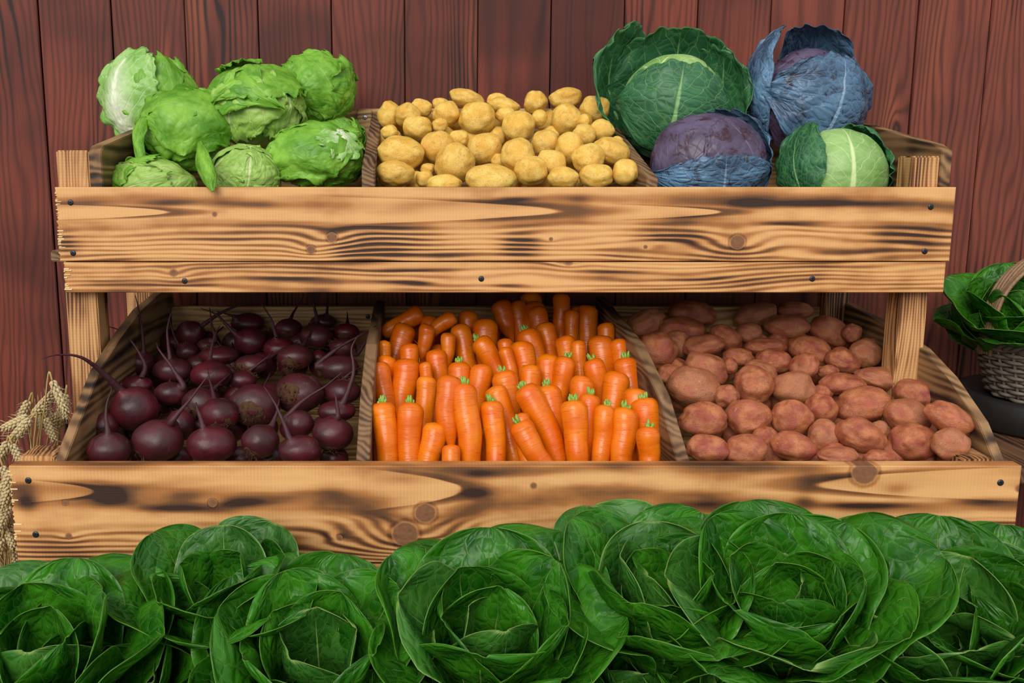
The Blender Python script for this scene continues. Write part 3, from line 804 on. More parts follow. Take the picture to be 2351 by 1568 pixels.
#  X, Y, W, H, tail, axis, phrase, depth shift
beets = {
 'front': [
  (500, 1125, 300, 235, [(492, 1000), (480, 850), (515, 705)], None, 'with a pale thick root standing straight up', 0),
  (830, 1065, 345, 285, [(930, 925), (1050, 780), (1190, 600)], (.50, .30, .70), 'with a root slanting up right and crown at lower left', 0),
  (1195, 1090, 340, 250, [(1135, 965), (1095, 840), (1085, 800)], None, 'broad and smooth with a short upright root', 0),
  (1520, 1070, 255, 230, None, (0.4, 0.5, .6), 'glossy, dark, with no root in sight', 0.0),
  (1790, 1130, 290, 205, [(1715, 1035), (1630, 830), (1545, 700)], None, 'with a long root slanting up left', 0),
  (2010, 1020, 280, 235, [(2045, 905), (2035, 800), (2020, 700)], (.05, .35, .9), 'beside the divider with an upright root', 0)],
 'second': [
  (470, 965, 190, 180, None, (-.2, .8, .5), 'brownish, half hidden by the one with the upright pale root', .01),
  (680, 850, 320, 300, [(575, 720), (450, 600), (330, 510), (180, 480), (40, 512)], None, 'large, with a very long root hanging over the side board', -.02),
  (980, 960, 200, 210, None, (.2, .8, .4), 'dark, in the gap under the slanting root', .02),
  (1245, 890, 265, 225, None, (-.3, .7, .5), 'smooth plain maroon, left of the one showing its crown', 0),
  (1480, 825, 340, 285, None, (0.05, 0.97, .12), 'large, showing its ringed brown crown to the front', -.02),
  (1785, 950, 200, 190, [(1690, 915), (1800, 800), (1950, 700), (2080, 600)], None, 'with a thin root slanting far up right', .0),
  (2035, 865, 260, 140, [(2090, 790), (2150, 600), (2135, 450), (2180, 350)], None, 'with a tall wavy root', .0)],
 'third': [
  (490, 790, 160, 150, None, (0, .8, .5), 'deep red, tight to the left side board', .02),
  (680, 690, 230, 130, [(715, 650), (745, 560), (690, 450), (600, 335), (475, 282)], None, 'with fibrous crown and a curved thin root', 0),
  (870, 810, 140, 150, None, (0, .8, .5), 'mostly hidden right of the large long-rooted one', .03),
  (915, 745, 220, 160, [(1000, 690), (920, 560), (840, 450), (822, 405)], None, 'red, with a thin root leaning up left', 0),
  (1115, 815, 255, 215, None, (.3, .6, .4), 'dull dark, behind the slanting root', .01),
  (1400, 650, 200, 130, [(1330, 690), (1450, 590), (1560, 510), (1600, 460)], None, 'in shade with a thin root rising right', .02),
  (1780, 745, 340, 270, None, (.4, .75, -.2), 'large, dusty, with its crown turned away', 0),
  (2075, 730, 255, 170, [(2060, 790), (2000, 720), (2140, 600), (2200, 570)], None, 'shaded, against the divider', .01)],
 'fourth': [
  (700, 540, 220, 175, [(732, 450), (715, 260), (680, 80)], None, 'with a tall straight root reaching the upper tier', 0),
  (930, 590, 275, 170, [(912, 505), (895, 320), (930, 160)], None, 'with a tall upright root and a dusty crown', 0),
  (1190, 622, 285, 190, None, (-.1, .4, .8), 'brownish, with a fibrous crown underneath', -.01),
  (1460, 550, 225, 125, None, (.5, .7, .2), 'with dusty crown at upper left', 0),
  (1240, 485, 275, 130, [(1355, 610), (1290, 490), (1225, 385)], None, 'with a thick root crossing its right side', .01),
  (1755, 500, 245, 170, None, (.2, .8, .4), 'smooth plain, with another leaning on its left', -.01),
  (1915, 510, 120, 120, None, (0, .9, .3), 'small and deeply shaded', .03),
  (2060, 575, 262, 175, [(1905, 550), (2060, 430), (2200, 350), (2300, 290)], None, 'with a long root slanting over the divider', 0)],
 'rear': [
  (1030, 462, 150, 120, [(1080, 560), (990, 460), (920, 300), (905, 170)], None, 'small, with a root crossing the crossed tangle', .01),
  (1050, 345, 200, 185, [(1105, 305), (1250, 205), (1400, 140), (1535, 120)], None, 'with a long root curving right across the back board', 0),
  (1160, 425, 140, 100, [(1215, 370), (1190, 260), (1180, 165)], None, 'small, with a dark upright root', .01),
  (1458, 392, 222, 180, [(1345, 335), (1230, 220), (1120, 165)], None, 'glossy bright red, root slanting up left', -.01),
  (1440, 270, 230, 135, [(1340, 220), (1230, 190)], None, 'with a pale dusty patch, behind the glossy bright red one', .01),
  (1650, 445, 215, 165, [(1632, 375), (1590, 240), (1495, 85)], None, 'with a thick root leaning up left', 0),
  (1712, 310, 190, 140, None, (0, .8, .5), 'brownish, behind the thick leaning root', 0),
  (1900, 362, 228, 180, None, (0, .3, .9), 'round, with a fibrous crown below', -.01),
  (1948, 262, 180, 100, [(1968, 225), (1975, 150), (1978, 80)], None, 'with a thin upright root at the back board', .01),
  (2100, 332, 180, 120, None, (0, .8, .5), 'greyish, dust-covered, near the back corner', 0),
  (2080, 432, 185, 130, [(2180, 470), (2260, 350), (2340, 225)], None, 'with root leaning over the divider', 0)],
}
n = 0
HB = (1.27, P(0, 1030, 1.27).z-H, HL[2])
blist = []
for row, lst in beets.items():
    for it in lst:
        X, Y, W, Hh, tail, axis, ph, dy = it
        px, py = OX4+X/S4, OY4+Y/S4; blist.append(dict(it=it, row=row, px=px, py=py, w=W/S4, h=Hh/S4, Y=Yplane(py, *HB)+dy))
for it_ in range(50):
    for i, a in enumerate(blist):
        for b in blist[:i]:
            pa, pb = P(a['px'], a['py'], a['Y']), P(b['px'], b['py'], b['Y'])
            if (pa-pb).length > 0.12: continue
            gap = (pa-pb).length-(math.sqrt(a['w']*a['h'])*depth(pa)+math.sqrt(b['w']*b['h'])*depth(pb))/F/2*0.93
            if gap < 0:
                s = 1 if a['Y'] > b['Y'] else -1; m = min(0.004, -gap*0.6); a['Y'] += s*m; b['Y'] -= s*m
    for a in blist:
        r = a['w']/2*1.45/F
        a['Y'] = min(max(a['Y'], YL+0.024+r), YB-0.02-r)
for n, a in enumerate(blist):
    X, Y, W, Hh, tail, axis, ph, dy = a['it']
    tl = [(OX4+x/S4, OY4+y/S4) for x, y in tail] if tail else None
    b = beet(a['px'], a['py'], a['w'], a['h'], a['Y'], tl, axis, n+1, -0.022 if 'very long root' in ph else 0.012)
    tag(b, '%s-row beet, %s' % (a['row'], ph), 'beet', 'beets in the lower left bin')
for r, (py, y) in enumerate(((1020, 1.30), (950, 1.38), (880, 1.47), (810, 1.56), (760, 1.64))):
    for k in range(8):
        px = 262+r*34+k*72+(20 if r % 2 else 0)
        if px > 782+r*6: continue
        p = P(px, py, y)
        b = beet(px, py, 68, 62, y+0.02, None, (0.2*math.sin(k*2.1), 0.9, 0.3), 60+k+r*9)
        b.location.z -= 0.022
        tag(b, 'dark beet buried under the top layer of the lower left bin', 'beet', 'buried beets')

# ---------------------------------------------------------------- carrots
def carrot_mats():
    M = Mat('carrot_skin'); U = M.coord('UV'); u, v, _ = M.sep(U); c = M.coord(); r = M.rnd(); x, y, z = M.sep(c)
    off = M.comb(x+r*3, y+r*5, z+r)
    n = M.noise(off, 30, 3); pale = M.noise(off, 26, 3, 0.6).sm(0.5, 0.72)
    rn = M.noise(M.comb(u*6.0, v*90.0, r*20.0), 1.0, 2, 0.5)
    lines = rn.sm(0.60, 0.68)
    col = M.mix(n.sm(0.3, 0.7), srgb(216, 98, 2), srgb(230, 126, 8))
    col = M.mix(r*0.5, col, srgb(202, 82, 2))
    col = M.mix(pale*0.12, col, srgb(240, 150, 80))
    col = M.mix(lines*0.30, col, srgb(176, 76, 14))
    sp = M.vor(off, 130, 'F1', 0).sm(0.05, 0.1, 1.0, 0.0)*n.sm(0.5, 0.6)
    col = M.mix(sp*0.5, col, srgb(120, 60, 20))
    M.set(col=col, rough=0.30, spec=0.45)
    M.bump(lines*-0.8+n*0.3, 0.45, 0.0012); a = M.m
    M = Mat('carrot_stem_green'); c = M.coord(); n = M.noise(c, 240, 3)
    M.set(col=M.mix(n, srgb(92, 128, 40), srgb(160, 190, 84)), rough=0.55); M.bump(n, 0.5, 0.001)
    return a, M.m
m_carrot, m_cstem = carrot_mats()
def carrot(T, B, w, green, seed, tipped=False, bend=0.0):
    """T shoulder end, B far end; w shoulder width in metres"""
    rg = random.Random(seed); L = (B-T).length; a = (B-T).normalized()
    s = a.cross(Vector((0, 1, 0.01))).normalized(); n = 46
    path = []; rad = []; R = w/2
    hl = R*0.85
    for i in range(n):
        t = i/(n-1); d = t*L
        k = min(1.0, d/hl); sh = math.sqrt(max(0, 1-(1-k)**2.2))
        taper = 1-(0.30 if not tipped else 0.42)*t**1.25
        if tipped: taper *= (1-max(0, (t-0.55)/0.45)**1.7*0.93)
        else:
            e = max(0, (t-0.90)/0.10); taper *= math.sqrt(max(0, 1-e*e*0.96))
        g = 1+0.014*nz((d*160, seed, 0), 1, 0)+0.03*nz((d*25, seed, 2), 1, 3)
        rad.append(max(R*(0.20+0.80*sh)*taper*g if i else R*0.10, 0.0006))
        off = s*(bend*L*math.sin(math.pi*t))+s*0.003*nz((t*3, seed*1.3, 1), 1, 0)+Vector((0, 0.004*nz((t*3, seed, 4), 1, 0), 0))
        path.append(T+a*d+off)
    m = 28; V, Fc = tube_geo(path, rad, m)
    uv = [(k/m, i/n) for i in range(n) for k in range(m)]+[(0, 0), (0, 1)]
    V2 = []
    for q, v in enumerate(V):
        if q >= n*m: V2.append(v); continue
        i = min(q//m, n-1); c = path[i]; dv = (v-c)
        V2.append(c+dv*(1+0.03*nz(v, 25, seed)))
    root = bpy.data.objects.new('carrot', None); root.empty_display_size = 0.01; root.location = B; link(root)
    mesh_obj('root', [v-B for v in V2], Fc, m_carrot, root, uv)
    geo = []
    if green:
        up = -a
        for k in range(9):
            th = k*2.4+seed; o = (s*math.cos(th)+a.cross(s)*math.sin(th)); rr = R*(0.10+0.22*rg.random())
            p0 = T+a*0.002+o*rr*0.8; hgt = rg.uniform(0.003, 0.012)
            geo.append(tube_geo([p0, p0+up*hgt*0.6+o*0.0012, p0+up*hgt+o*0.003*rg.random()], [0.0026, 0.0021, 0.0010], 6))
        v, f = join_geo(geo); st = mesh_obj('stem_stub', [x-B for x in v], f, m_cstem, root); st['label'] = 'green cut stem stub'
    if tipped:
        d = B-T; rv = [B+a*-0.002, B+a*0.004+s*rg.uniform(-.003, .003), B+a*0.008+s*rg.uniform(-.012, .012), B+a*0.010+s*rg.uniform(-.02, .02)]
        v, f = tube_geo(smooth_path(rv, 8), [0.0012, .001, .0009, .0008, .0007, .0006, .0005, .0003], 5)
        mesh_obj('root_hair', [x-B for x in v], f, m_carrot, root)
    return root
S5, OX5, OY5 = 2.939, 800, 650
HC = (1.295, P(0, 922, 1.295).z-H, (P(0, 690, 1.665).z-P(0, 922, 1.295).z)/0.37)
g, x_ = True, False
# xt yt xb yb width green  [tip] [bend] [dY]
carrots = {
 'front': [(228, 800, 275, 1330, 182, g), (417, 806, 418, 1330, 188, g), (780, 675, 838, 1330, 188, g), (965, 790, 1010, 1330, 168, g),
   (1140, 935, 1370, 1290, 175, g, x_, -.03), (1515, 787, 1560, 1330, 185, g), (1745, 825, 1680, 1330, 150, g), (1868, 838, 1838, 1330, 190, g),
   (2030, 968, 2022, 1330, 165, g, x_, 0, -.03)],
 'second': [(690, 620, 705, 1165, 180, x_, True, -.06, -.075), (590, 940, 525, 1300, 170, x_, x_, 0, .045), (530, 625, 495, 1150, 140, x_), (695, 1085, 700, 1330, 130, x_, x_, 0, .07),
   (975, 695, 1140, 1290, 165, x_, x_, .03), (1175, 695, 1440, 1250, 190, g, x_, .04, -.02), (1340, 685, 1430, 1150, 185, g), (1635, 745, 1590, 1100, 155, g, x_, 0, 0), (1985, 775, 2040, 1300, 215, g, x_, 0, .01),
   (1165, 875, 1190, 1100, 110, x_, x_, 0, .02)],
 'third': [(200, 535, 265, 900, 150, x_), (390, 508, 350, 950, 192, x_), (900, 545, 860, 860, 160, x_), (1040, 590, 1090, 950, 185, g), (1225, 548, 1225, 850, 160, x_), (1590, 628, 1555, 900, 170, x_), (1825, 598, 1775, 900, 185, x_), (1945, 708, 1920, 950, 180, x_)],
 'fourth': [(595, 445, 620, 700, 150, x_), (745, 528, 750, 760, 155, g), (1170, 390, 1200, 700, 168, x_), (1345, 475, 1335, 760, 160, x_), (1475, 500, 1395, 820, 155, g), (1640, 512, 1730, 780, 155, g), (1868, 500, 1915, 780, 175, g), (270, 490, 240, 640, 145, x_), (515, 530, 540, 700, 90, x_)],
 'fifth': [(405, 405, 420, 640, 135, x_), (680, 335, 665, 590, 110, x_, True), (735, 278, 835, 640, 140, x_), (870, 375, 1040, 640, 150, g), (1055, 430, 1120, 680, 95, x_), (1190, 312, 1290, 560, 165, g), (1448, 355, 1510, 620, 145, x_), (1700, 350, 1720, 640, 185, x_), (1550, 385, 1560, 620, 110, x_), (1810, 375, 1860, 600, 130, x_), (1048, 372, 1060, 520, 110, x_, x_, 0, .01)],
 'sixth': [(395, 275, 300, 540, 160, x_), (545, 280, 485, 530, 120, x_, True, 0, -.01), (920, 238, 920, 500, 182, x_), (1315, 265, 1390, 560, 140, x_), (250, 385, 245, 500, 95, x_, x_, 0, .0), (1620, 148, 1600, 500, 158, x_), (1735, 265, 1740, 450, 120, x_)],
 'topmost': [(500, 190, 225, 345, 135, x_, x_, 0, -.01), (560, 222, 520, 400, 130, x_, x_, 0, .01), (715, 220, 510, 400, 120, x_, True, -.06, -.02), (815, 188, 800, 400, 145, x_), (1010, 120, 1115, 400, 150, x_, True, 0, -.01), (1135, 120, 1170, 380, 130, x_), (1260, 125, 1240, 300, 145, x_), (1225, 60, 1240, 240, 150, x_, x_, 0, .02), (1440, 66, 1425, 420, 122, x_, x_, 0, -.01), (1510, 180, 1500, 430, 100, x_), (1540, 155, 1550, 330, 100, x_, x_, 0, .01), (1265, 160, 1300, 400, 140, x_, x_, 0, -.005)],
}
sd = 0
for row, lst in carrots.items():
    lst = sorted(lst, key=lambda a: a[0])
    for k, it in enumerate(lst):
        xt, yt, xb, yb, w, gr = it[:6]; tip = it[6] if len(it) > 6 else False; bend = it[7] if len(it) > 7 else 0; dy = it[8] if len(it) > 8 else 0
        px, py = OX5+xt/S5, OY5+yt/S5
        Y = Yplane(max(py, 690) if row != 'front' else py, *HC)
        if row == 'front': Y = 1.295-max(0, (py-930))*0.0006
        if px > 1480 and row == 'second' and py > 900: Y = 1.335
        Y = min(Y+dy, 1.70); sd += 1
        T = P(px, py, Y)
        Ln = 1.0
        B = P(OX5+xb/S5, OY5+yb/S5, Y)
        for _ in range(3):
            dz = T.z-B.z; B = P(OX5+xb/S5, OY5+yb/S5, max(Y-0.33*dz, YL+0.045))
        if not tip and row not in ('front',) and abs(xt-xb) < 200:        # the hidden rest of the carrot
            B = T+(B-T).normalized()*max((B-T).length, 0.11)
        wm = w/S5*depth(T)/F
        c = carrot(T, B, wm, gr, sd, tip, bend)
        sl = xb-xt
        tilt = 'leaning left' if sl > 60 else ('leaning right' if sl < -60 else 'upright')
        look = ('slim ' if w < 135 else 'thick ' if w > 178 else '')+'orange carrot '+('with green stub' if gr else ('with pointed tip' if tip else 'without stub'))
        tag(c, '%s, %s, %s in %s row' % (look, tilt, ordinal(k, len(lst)), row), 'carrot', 'carrots in the lower middle bin')
for r, (py, y) in enumerate(((985, 1.33), (930, 1.41), (860, 1.49), (790, 1.58), (740, 1.66))):
    for k in range(11):
        px = 875+r*6+k*(62-4*r)+(12 if r % 2 else 0)
        if px > 1510-28*r: continue
        T = P(px, py, y); sd += 1
        c = carrot(T, T+Vector((0.004*math.sin(k), -0.02, -0.09)), 0.033, False, sd)
        tag(c, 'orange carrot buried behind the visible rows of the lower middle bin', 'carrot', 'buried carrots')

# ---------------------------------------------------------------- leaves
def leaf_mat(name, dark, light, vein, rim, rib=0.035, nv=8.0, k=0.55, vw=0.05, cell=14.0, cellamt=0.35, rough=0.4, spec=0.4, whiterib=0.0, bump=0.4,
             rimw=0.03, transl=0.12, veinamt=0.7, bloom=None, patches=0.0, hue=0.35, spots=None, rimv=0.7, midamt=1.0):
    M = Mat(name); U = M.coord('UV'); u, v, _ = M.sep(U); c = M.coord(); r = M.rnd()
    a = (u-0.5)*2.0; s = a.abs()
    wob = (M.noise(M.comb(u*3.0, v*3.0, r*30.0), 1.5, 3)-0.5)
    big = M.noise(M.comb(u*2.0+r*9.0, v*2.0, r*20.0), 1.5, 4, 0.6)
    small = M.noise(c, 160, 4, 0.65)
    ribm = s.sm(0.0, 1.0, 0.0, 1.0)
    w = (1.0-v)*rib+0.006
    mid = ((s+wob*0.03)*-1.0+w)*(1.0/rib*3.0)
    mid = mid.clamp()*midamt
    sgn = a.sm(-0.01, 0.01)*0.5
    ph = ((v-(s.pw(0.85))*k)*nv+sgn+wob*1.4).fract()-0.5
    side = ph.abs().sm(0.0, vw, 1.0, 0.0)*s.sm(0.6, 1.0, 1.0, 0.25)
    ph2 = ((v+s*k*0.9)*nv*2.2+wob*3.0+sgn).fract()-0.5
    d = M.vor(M.comb(u*1.0+wob*0.15, v*1.3+wob*0.15, r*5.0), cell, 'DISTANCE_TO_EDGE', 0)
    cells = d.sm(0.0, 0.06, 1.0, 0.0)
    veins = mid.max(side*veinamt).max(cells*cellamt)
    col = M.mix(big.sm(0.3, 0.7), dark, light)
    col = M.mix(r*hue, col, tuple(x*0.62 for x in dark))
    col = M.mix((small-0.5)*0.5, col, light)
    if patches: 
        pt = M.noise(c, 34, 5, 0.7, 0.8).sm(0.55, 0.62); col = M.mix(pt*patches, col, spots or dark)
    if whiterib:
        wr = (s*-1.0+(1.0-v)*0.75).sm(-0.1, 0.45); col = M.mix(wr*whiterib, col, vein)
    col = M.mix(veins, col, vein)
    rm = s.sm(1.0-rimw, 1.0).max(v.sm(1.0-rimw*rimv, 1.0)); col = M.mix(rm*0.5, col, rim)
    M.set(col=col, rough=rough, spec=spec)
    blister = d.sm(0.0, 0.35)
    n3 = M.noise(c, 70, 3)
    M.bump(blister*0.7+n3*0.6-side*0.5-mid*0.6, bump, 0.0022)
    if bloom:
        lw = M.nt.nodes.new('ShaderNodeLayerWeight'); lw.inputs[0].default_value = 0.35
    M.translucent(col, transl)
    return M.m
m_rom = leaf_mat('romaine_leaf', srgb(18, 80, 8), srgb(64, 140, 24), srgb(122, 166, 74), srgb(126, 164, 66), rib=0.03, nv=7, k=0.5, vw=0.035, cell=9, cellamt=0.16, rough=0.34, spec=0.32, veinamt=0.42, bump=0.75, hue=0.5, rimw=0.014, transl=0.2, rimv=0.25)
m_rom_in = leaf_mat('romaine_inner_leaf', srgb(30, 88, 20), srgb(66, 126, 40), srgb(140, 178, 90), srgb(160, 186, 96), rib=0.03, nv=7, k=0.5, vw=0.035, cell=9, cellamt=0.12, rough=0.42, veinamt=0.4, bump=0.6, hue=0.4, rimw=0.03, transl=0.16)
m_ice = leaf_mat('iceberg_leaf', srgb(82, 146, 26), srgb(146, 202, 70), srgb(170, 210, 116), srgb(104, 160, 50), rib=0.012, nv=9, k=0.95, vw=0.05, cell=10, cellamt=0.08, rough=0.40, veinamt=0.2, bump=0.38, midamt=0.3, rimw=0.02, transl=0.2, hue=0.12)
m_ice_pale = leaf_mat('iceberg_pale_leaf', srgb(136, 184, 62), srgb(178, 212, 110), srgb(222, 234, 170), srgb(120, 176, 60), rib=0.06, nv=6, k=0.8, vw=0.08, cell=7, cellamt=0.12, rough=0.42, veinamt=0.35, bump=0.6, rimw=0.03, transl=0.2, hue=0.1)
m_ice_white = leaf_mat('iceberg_white_ribbed_leaf', srgb(120, 176, 72), srgb(164, 206, 118), srgb(232, 240, 208), srgb(120, 176, 76), rib=0.16, nv=6, k=0.7, vw=0.1, cell=7, cellamt=0.12, rough=0.42, whiterib=0.8, veinamt=0.4, bump=0.5, rimw=0.04, hue=0.05)
m_cab_dark = leaf_mat('cabbage_outer_leaf', srgb(26, 80, 46), srgb(58, 116, 74), srgb(128, 172, 108), srgb(84, 140, 74), rib=0.05, nv=7, k=0.75, vw=0.045, cell=10, cellamt=0.22, rough=0.45, veinamt=0.6, bump=0.5, patches=0.35, spots=srgb(44, 108, 40), transl=0.06, hue=0.25)
m_cab_light = leaf_mat('cabbage_head_leaf', srgb(118, 162, 84), srgb(160, 196, 120), srgb(206, 226, 160), srgb(120, 176, 80), rib=0.06, nv=6, k=0.7, vw=0.05, cell=8, cellamt=0.15, rough=0.38, veinamt=0.6, bump=0.35, transl=0.06, hue=0.1)
m_red_dark = leaf_mat('red_cabbage_outer_leaf', srgb(42, 64, 90), srgb(98, 138, 172), srgb(132, 160, 184), srgb(60, 62, 80), rib=0.045, nv=10, k=0.8, vw=0.05, cell=12, cellamt=0.2, rough=0.4, veinamt=0.5, bump=0.7, patches=0.8, spots=srgb(38, 30, 40), transl=0.02, hue=0.35)
m_red_head = leaf_mat('red_cabbage_head_leaf', srgb(62, 46, 66), srgb(92, 82, 108), srgb(110, 96, 122), srgb(84, 78, 100), rib=0.03, nv=7, k=0.8, vw=0.04, cell=8, cellamt=0.15, rough=0.36, veinamt=0.3, bump=0.45, patches=0.85, spots=srgb(54, 22, 32), transl=0.02, hue=0.1)

def ss(a, b, x):
    t = min(1, max(0, (x-a)/(b-a))); return t*t*(3-2*t)
def leaf_object(name, V, nu, nv, mat, parent, thick=0.0007):
    Fc = [(j*nu+i, j*nu+i+1, (j+1)*nu+i+1, (j+1)*nu+i) for j in range(nv-1) for i in range(nu-1)]
    uv = [(i/(nu-1), (1-(1-j/(nv-1))**1.5) if name == 'leaf' else j/(nv-1)) for j in range(nv) for i in range(nu)]
    o = mesh_obj(name, V, Fc, mat, parent, uv)
    md = o.modifiers.new('thickness', 'SOLIDIFY'); md.thickness = thick; md.offset = 0
    return o
def sphere_leaf(name, parent, R, s, t, wdeg, ldeg, mat, off=1.03, opn=0.0, flare=0.0, crumple=0.03, seed=0, nu=31, nv=37, wav=0.04, v0=0.0,
                squash=(1, 1, 1), folds=7, tip=0.0, rag=0.05, center=Vector((0, 0, 0)), wide0=0.35):
    s = Vector(s).normalized(); t = Vector(t); t = (t-s*t.dot(s)).normalized(); b = s.cross(t)
    W = math.radians(wdeg); L = math.radians(ldeg); V = []
    for j in range(nv):
        v = v0+(1-v0)*j/(nv-1)
        for i in range(nu):
            u = -1+2*i/(nu-1)
            ragv = 1+rag*(nz((u*6, seed, v*6), 1, 0))*ss(0.6, 1, max(abs(u), v))+rag*0.5*nz((u*16, seed, v*16), 1, 2)*ss(0.8, 1, max(abs(u), v))
            th = v*L*(1-0.10*abs(u)**3)*ragv
            wv = W*(wide0+(1-wide0)*ss(0, 0.45, v))*(1-ss(0.62, 1.25, v)*(0.75+tip))*ragv
            ph = u*wv
            m = s*math.cos(th)+t*math.sin(th)
            d = m*math.cos(ph)+b*math.sin(ph)
            e = max(abs(u)**3, ss(0.72, 1.0, v))
            r = off+opn*v**1.6+flare*e
            q = (d.x, d.y, d.z)
            r += crumple*(nz(q, 2.2, seed*1.3)+0.55*nz(q, 5.0, seed+3)+0.3*nz(q, 11, seed+5))
            r += crumple*0.5*(1-abs(nz((q[0]*1.5, q[1]*1.5, q[2]*1.5), 3.5, seed+8))*2)
            r += wav*math.sin(v*folds*3+seed+3*nz(q, 2, seed))*abs(u)**2.5+wav*0.8*math.sin(u*folds*1.3+seed*2)*ss(0.6, 1, v)
            p = d*(R*r)
            V.append(center+Vector((p.x*squash[0], p.y*squash[1], p.z*squash[2])))
    return leaf_object(name, V, nu, nv, mat, parent)
def core(name, parent, R, mat, amp=0.05, seed=0, squash=(1, 1, 1), axis=(0, 0, 1)):
    ns, nr = 48, 32; V = []; uv = []; q = Vector((0, 0, 1)).rotation_difference(Vector(axis).normalized()).to_matrix()
    for j in range(nr+1):
        a = math.pi*j/nr
        for i in range(ns+1):
            t = 2*math.pi*i/ns; d = Vector((math.sin(a)*math.cos(t), math.sin(a)*math.sin(t), math.cos(a)))
            r = 1+amp*(nz(d, 1.6, seed)+0.6*nz(d, 3.7, seed+2)+0.4*(0.5-abs(nz(d, 5, seed+4))*2))
            p = q @ (d*r*R); V.append(Vector((p.x*squash[0], p.y*squash[1], p.z*squash[2]))); uv.append(((i/ns*3) % 1.0 if i < ns else 1.0, j/nr))
    Fc = [(j*(ns+1)+i, (j+1)*(ns+1)+i, (j+1)*(ns+1)+i+1, j*(ns+1)+i+1) for j in range(nr) for i in range(ns)]
    return mesh_obj(name, V, Fc, mat, parent, uv)
def head_root(name, px, py, Y, rpx, label, cat, group=None, sq=(1, 1, 1)):
    c = P(px, py, Y); R = rpx*depth(c)/F
    e = bpy.data.objects.new(name, None); e.empty_display_size = 0.02; e.location = c-Vector((0, 0, R*sq[2])); link(e); tag(e, label, cat, group)
    h = Vector((0, 0, R*sq[2]))
    return e, R, h
def finish_head(e, h):
    for o in e.children: o.location = h

def iceberg(px, py, Y, rpx, label, stem, seed, sq=(1, .92, .9), pale=False, n=5, custom=(), crumple=0.07, white=()):
    e, R, h = head_root('iceberg_lettuce', px, py, Y, rpx, label, 'lettuce', 'iceberg lettuces in the upper left bin', sq)
    core('core', e, R*0.93, m_ice_pale, 0.07, seed, sq, stem)
    s = Vector(stem).normalized(); a = s.cross(Vector((0.3, 0.2, 1))).normalized(); b = s.cross(a)
    for k in range(n):
        th = 2*math.pi*k/n+seed
        t = a*math.cos(th)+b*math.sin(th)
        sphere_leaf('wrapper_leaf', e, R, s, t, 62, 128+10*math.sin(seed+k), m_ice_pale if (pale or k in white) else m_ice, 0.955+0.018*k, 0.0, 0.035, crumple, seed*5+k, squash=sq, wav=0.035, nu=41, nv=45, rag=0.09)
    for (cs, ct, w, l, mat, off, opn, flare, cr) in custom:
        sphere_leaf('loose_leaf', e, R, cs, ct, w, l, mat, off, opn, flare, cr, seed*7+w, squash=sq, wav=0.06, nu=37, nv=45, rag=0.12)
    finish_head(e, h); return e
def hanging_leaf(root, pts, widths, mat, seed, curl=0.35):
    """a narrow loose leaf following a path of world points"""
    path = smooth_path(pts, 26); V = []; nu = 13
    for j, p in enumerate(path):
        f = j/25; d = (path[min(j+1, 25)]-path[max(j-1, 0)]).normalized()
        side = d.cross(Vector((0, 1, 0))).normalized(); nrm = side.cross(d)
        w = np.interp(f, [0, .25, .5, .75, 1], widths)
        for i in range(nu):
            u = -1+2*i/(nu-1)
            V.append(p+side*(u*w/2)+Vector((0, -1, 0))*(-curl*w*(u*u))+nrm*0.1*w*math.sin(f*9+u*3+seed)*abs(u)+Vector((0, 1, 0))*0.12*w*nz((u, f*3, seed), 2.0, 0)-root.location)
    return leaf_object('loose_leaf', V, nu, 26, mat, root)

iceberg(350, 232, 1.665, 100, 'iceberg lettuce with broad white rib, at the back left of its bin', (-.1, -.25, -.95), 1, (1, .7, .98), custom=[
    ((-.35, -.60, -.75), (-.25, -.25, .95), 52, 122, m_ice_white, 1.13, 0.05, 0.05, 0.03), ((.1, .0, -.95), (.25, -.45, .9), 60, 150, m_ice, 1.05, 0.06, 0.0, 0.06)])
h2 = iceberg(428, 305, 1.575, 104, 'folded iceberg lettuce with strips of leaf hanging off it, second layer left', (-.75, -.35, .35), 2, (1.0, .85, .88), custom=[
    ((-.8, -.4, .45), (.8, -.35, .1), 62, 138, m_ice, 1.06, 0.02, 0.04, 0.05)])
hanging_leaf(h2, [P(330, 268, 1.53), P(316, 305, 1.50), P(318, 345, 1.485), P(325, 392, 1.475)], [.012, .022, .017, .016, .008], m_ice, 3)
hanging_leaf(h2, [P(456, 325, 1.465), P(461, 362, 1.420), P(474, 402, 1.392), P(489, 440, 1.378)], [.006, .020, .026, .022, .003], m_ice, 4, 0.5)
iceberg(590, 252, 1.60, 102, 'highest middle iceberg lettuce with a peaked cap leaf', (.1, -.1, .95), 3, (1.08, .9, .92), n=5, white=(0, 1, 2, 3, 4), custom=[
    ((-.12, -.25, .95), (-.75, -.6, -.2), 80, 80, m_ice, 1.07, 0.0, 0.10, 0.05), ((.0, -.2, .95), (.55, -.7, -.2), 72, 68, m_ice, 1.06, 0.0, 0.06, 0.05), ((-.25, .3, .9), (-.1, -.9, .1), 24, 42, m_ice, 1.16, 0.06, -0.02, 0.06)])
iceberg(727, 210, 1.655, 80, 'iceberg lettuce at the back right with a dark curled top edge', (.3, -.2, -.9), 4, (1.0, .8, .92), crumple=0.085, custom=[
    ((.6, -.4, -.7), (-.35, -.25, .95), 66, 150, m_ice, 1.05, 0.10, 0.06, 0.06), ((.5, -.2, -.8), (.75, -.1, .7), 50, 110, m_ice, 1.06, 0.16, 0.05, 0.06)])
iceberg(768, 322, 1.655, 68, 'mostly hidden iceberg lettuce behind the front right one', (.3, -.2, -.9), 5, (1.0, .7, .9))
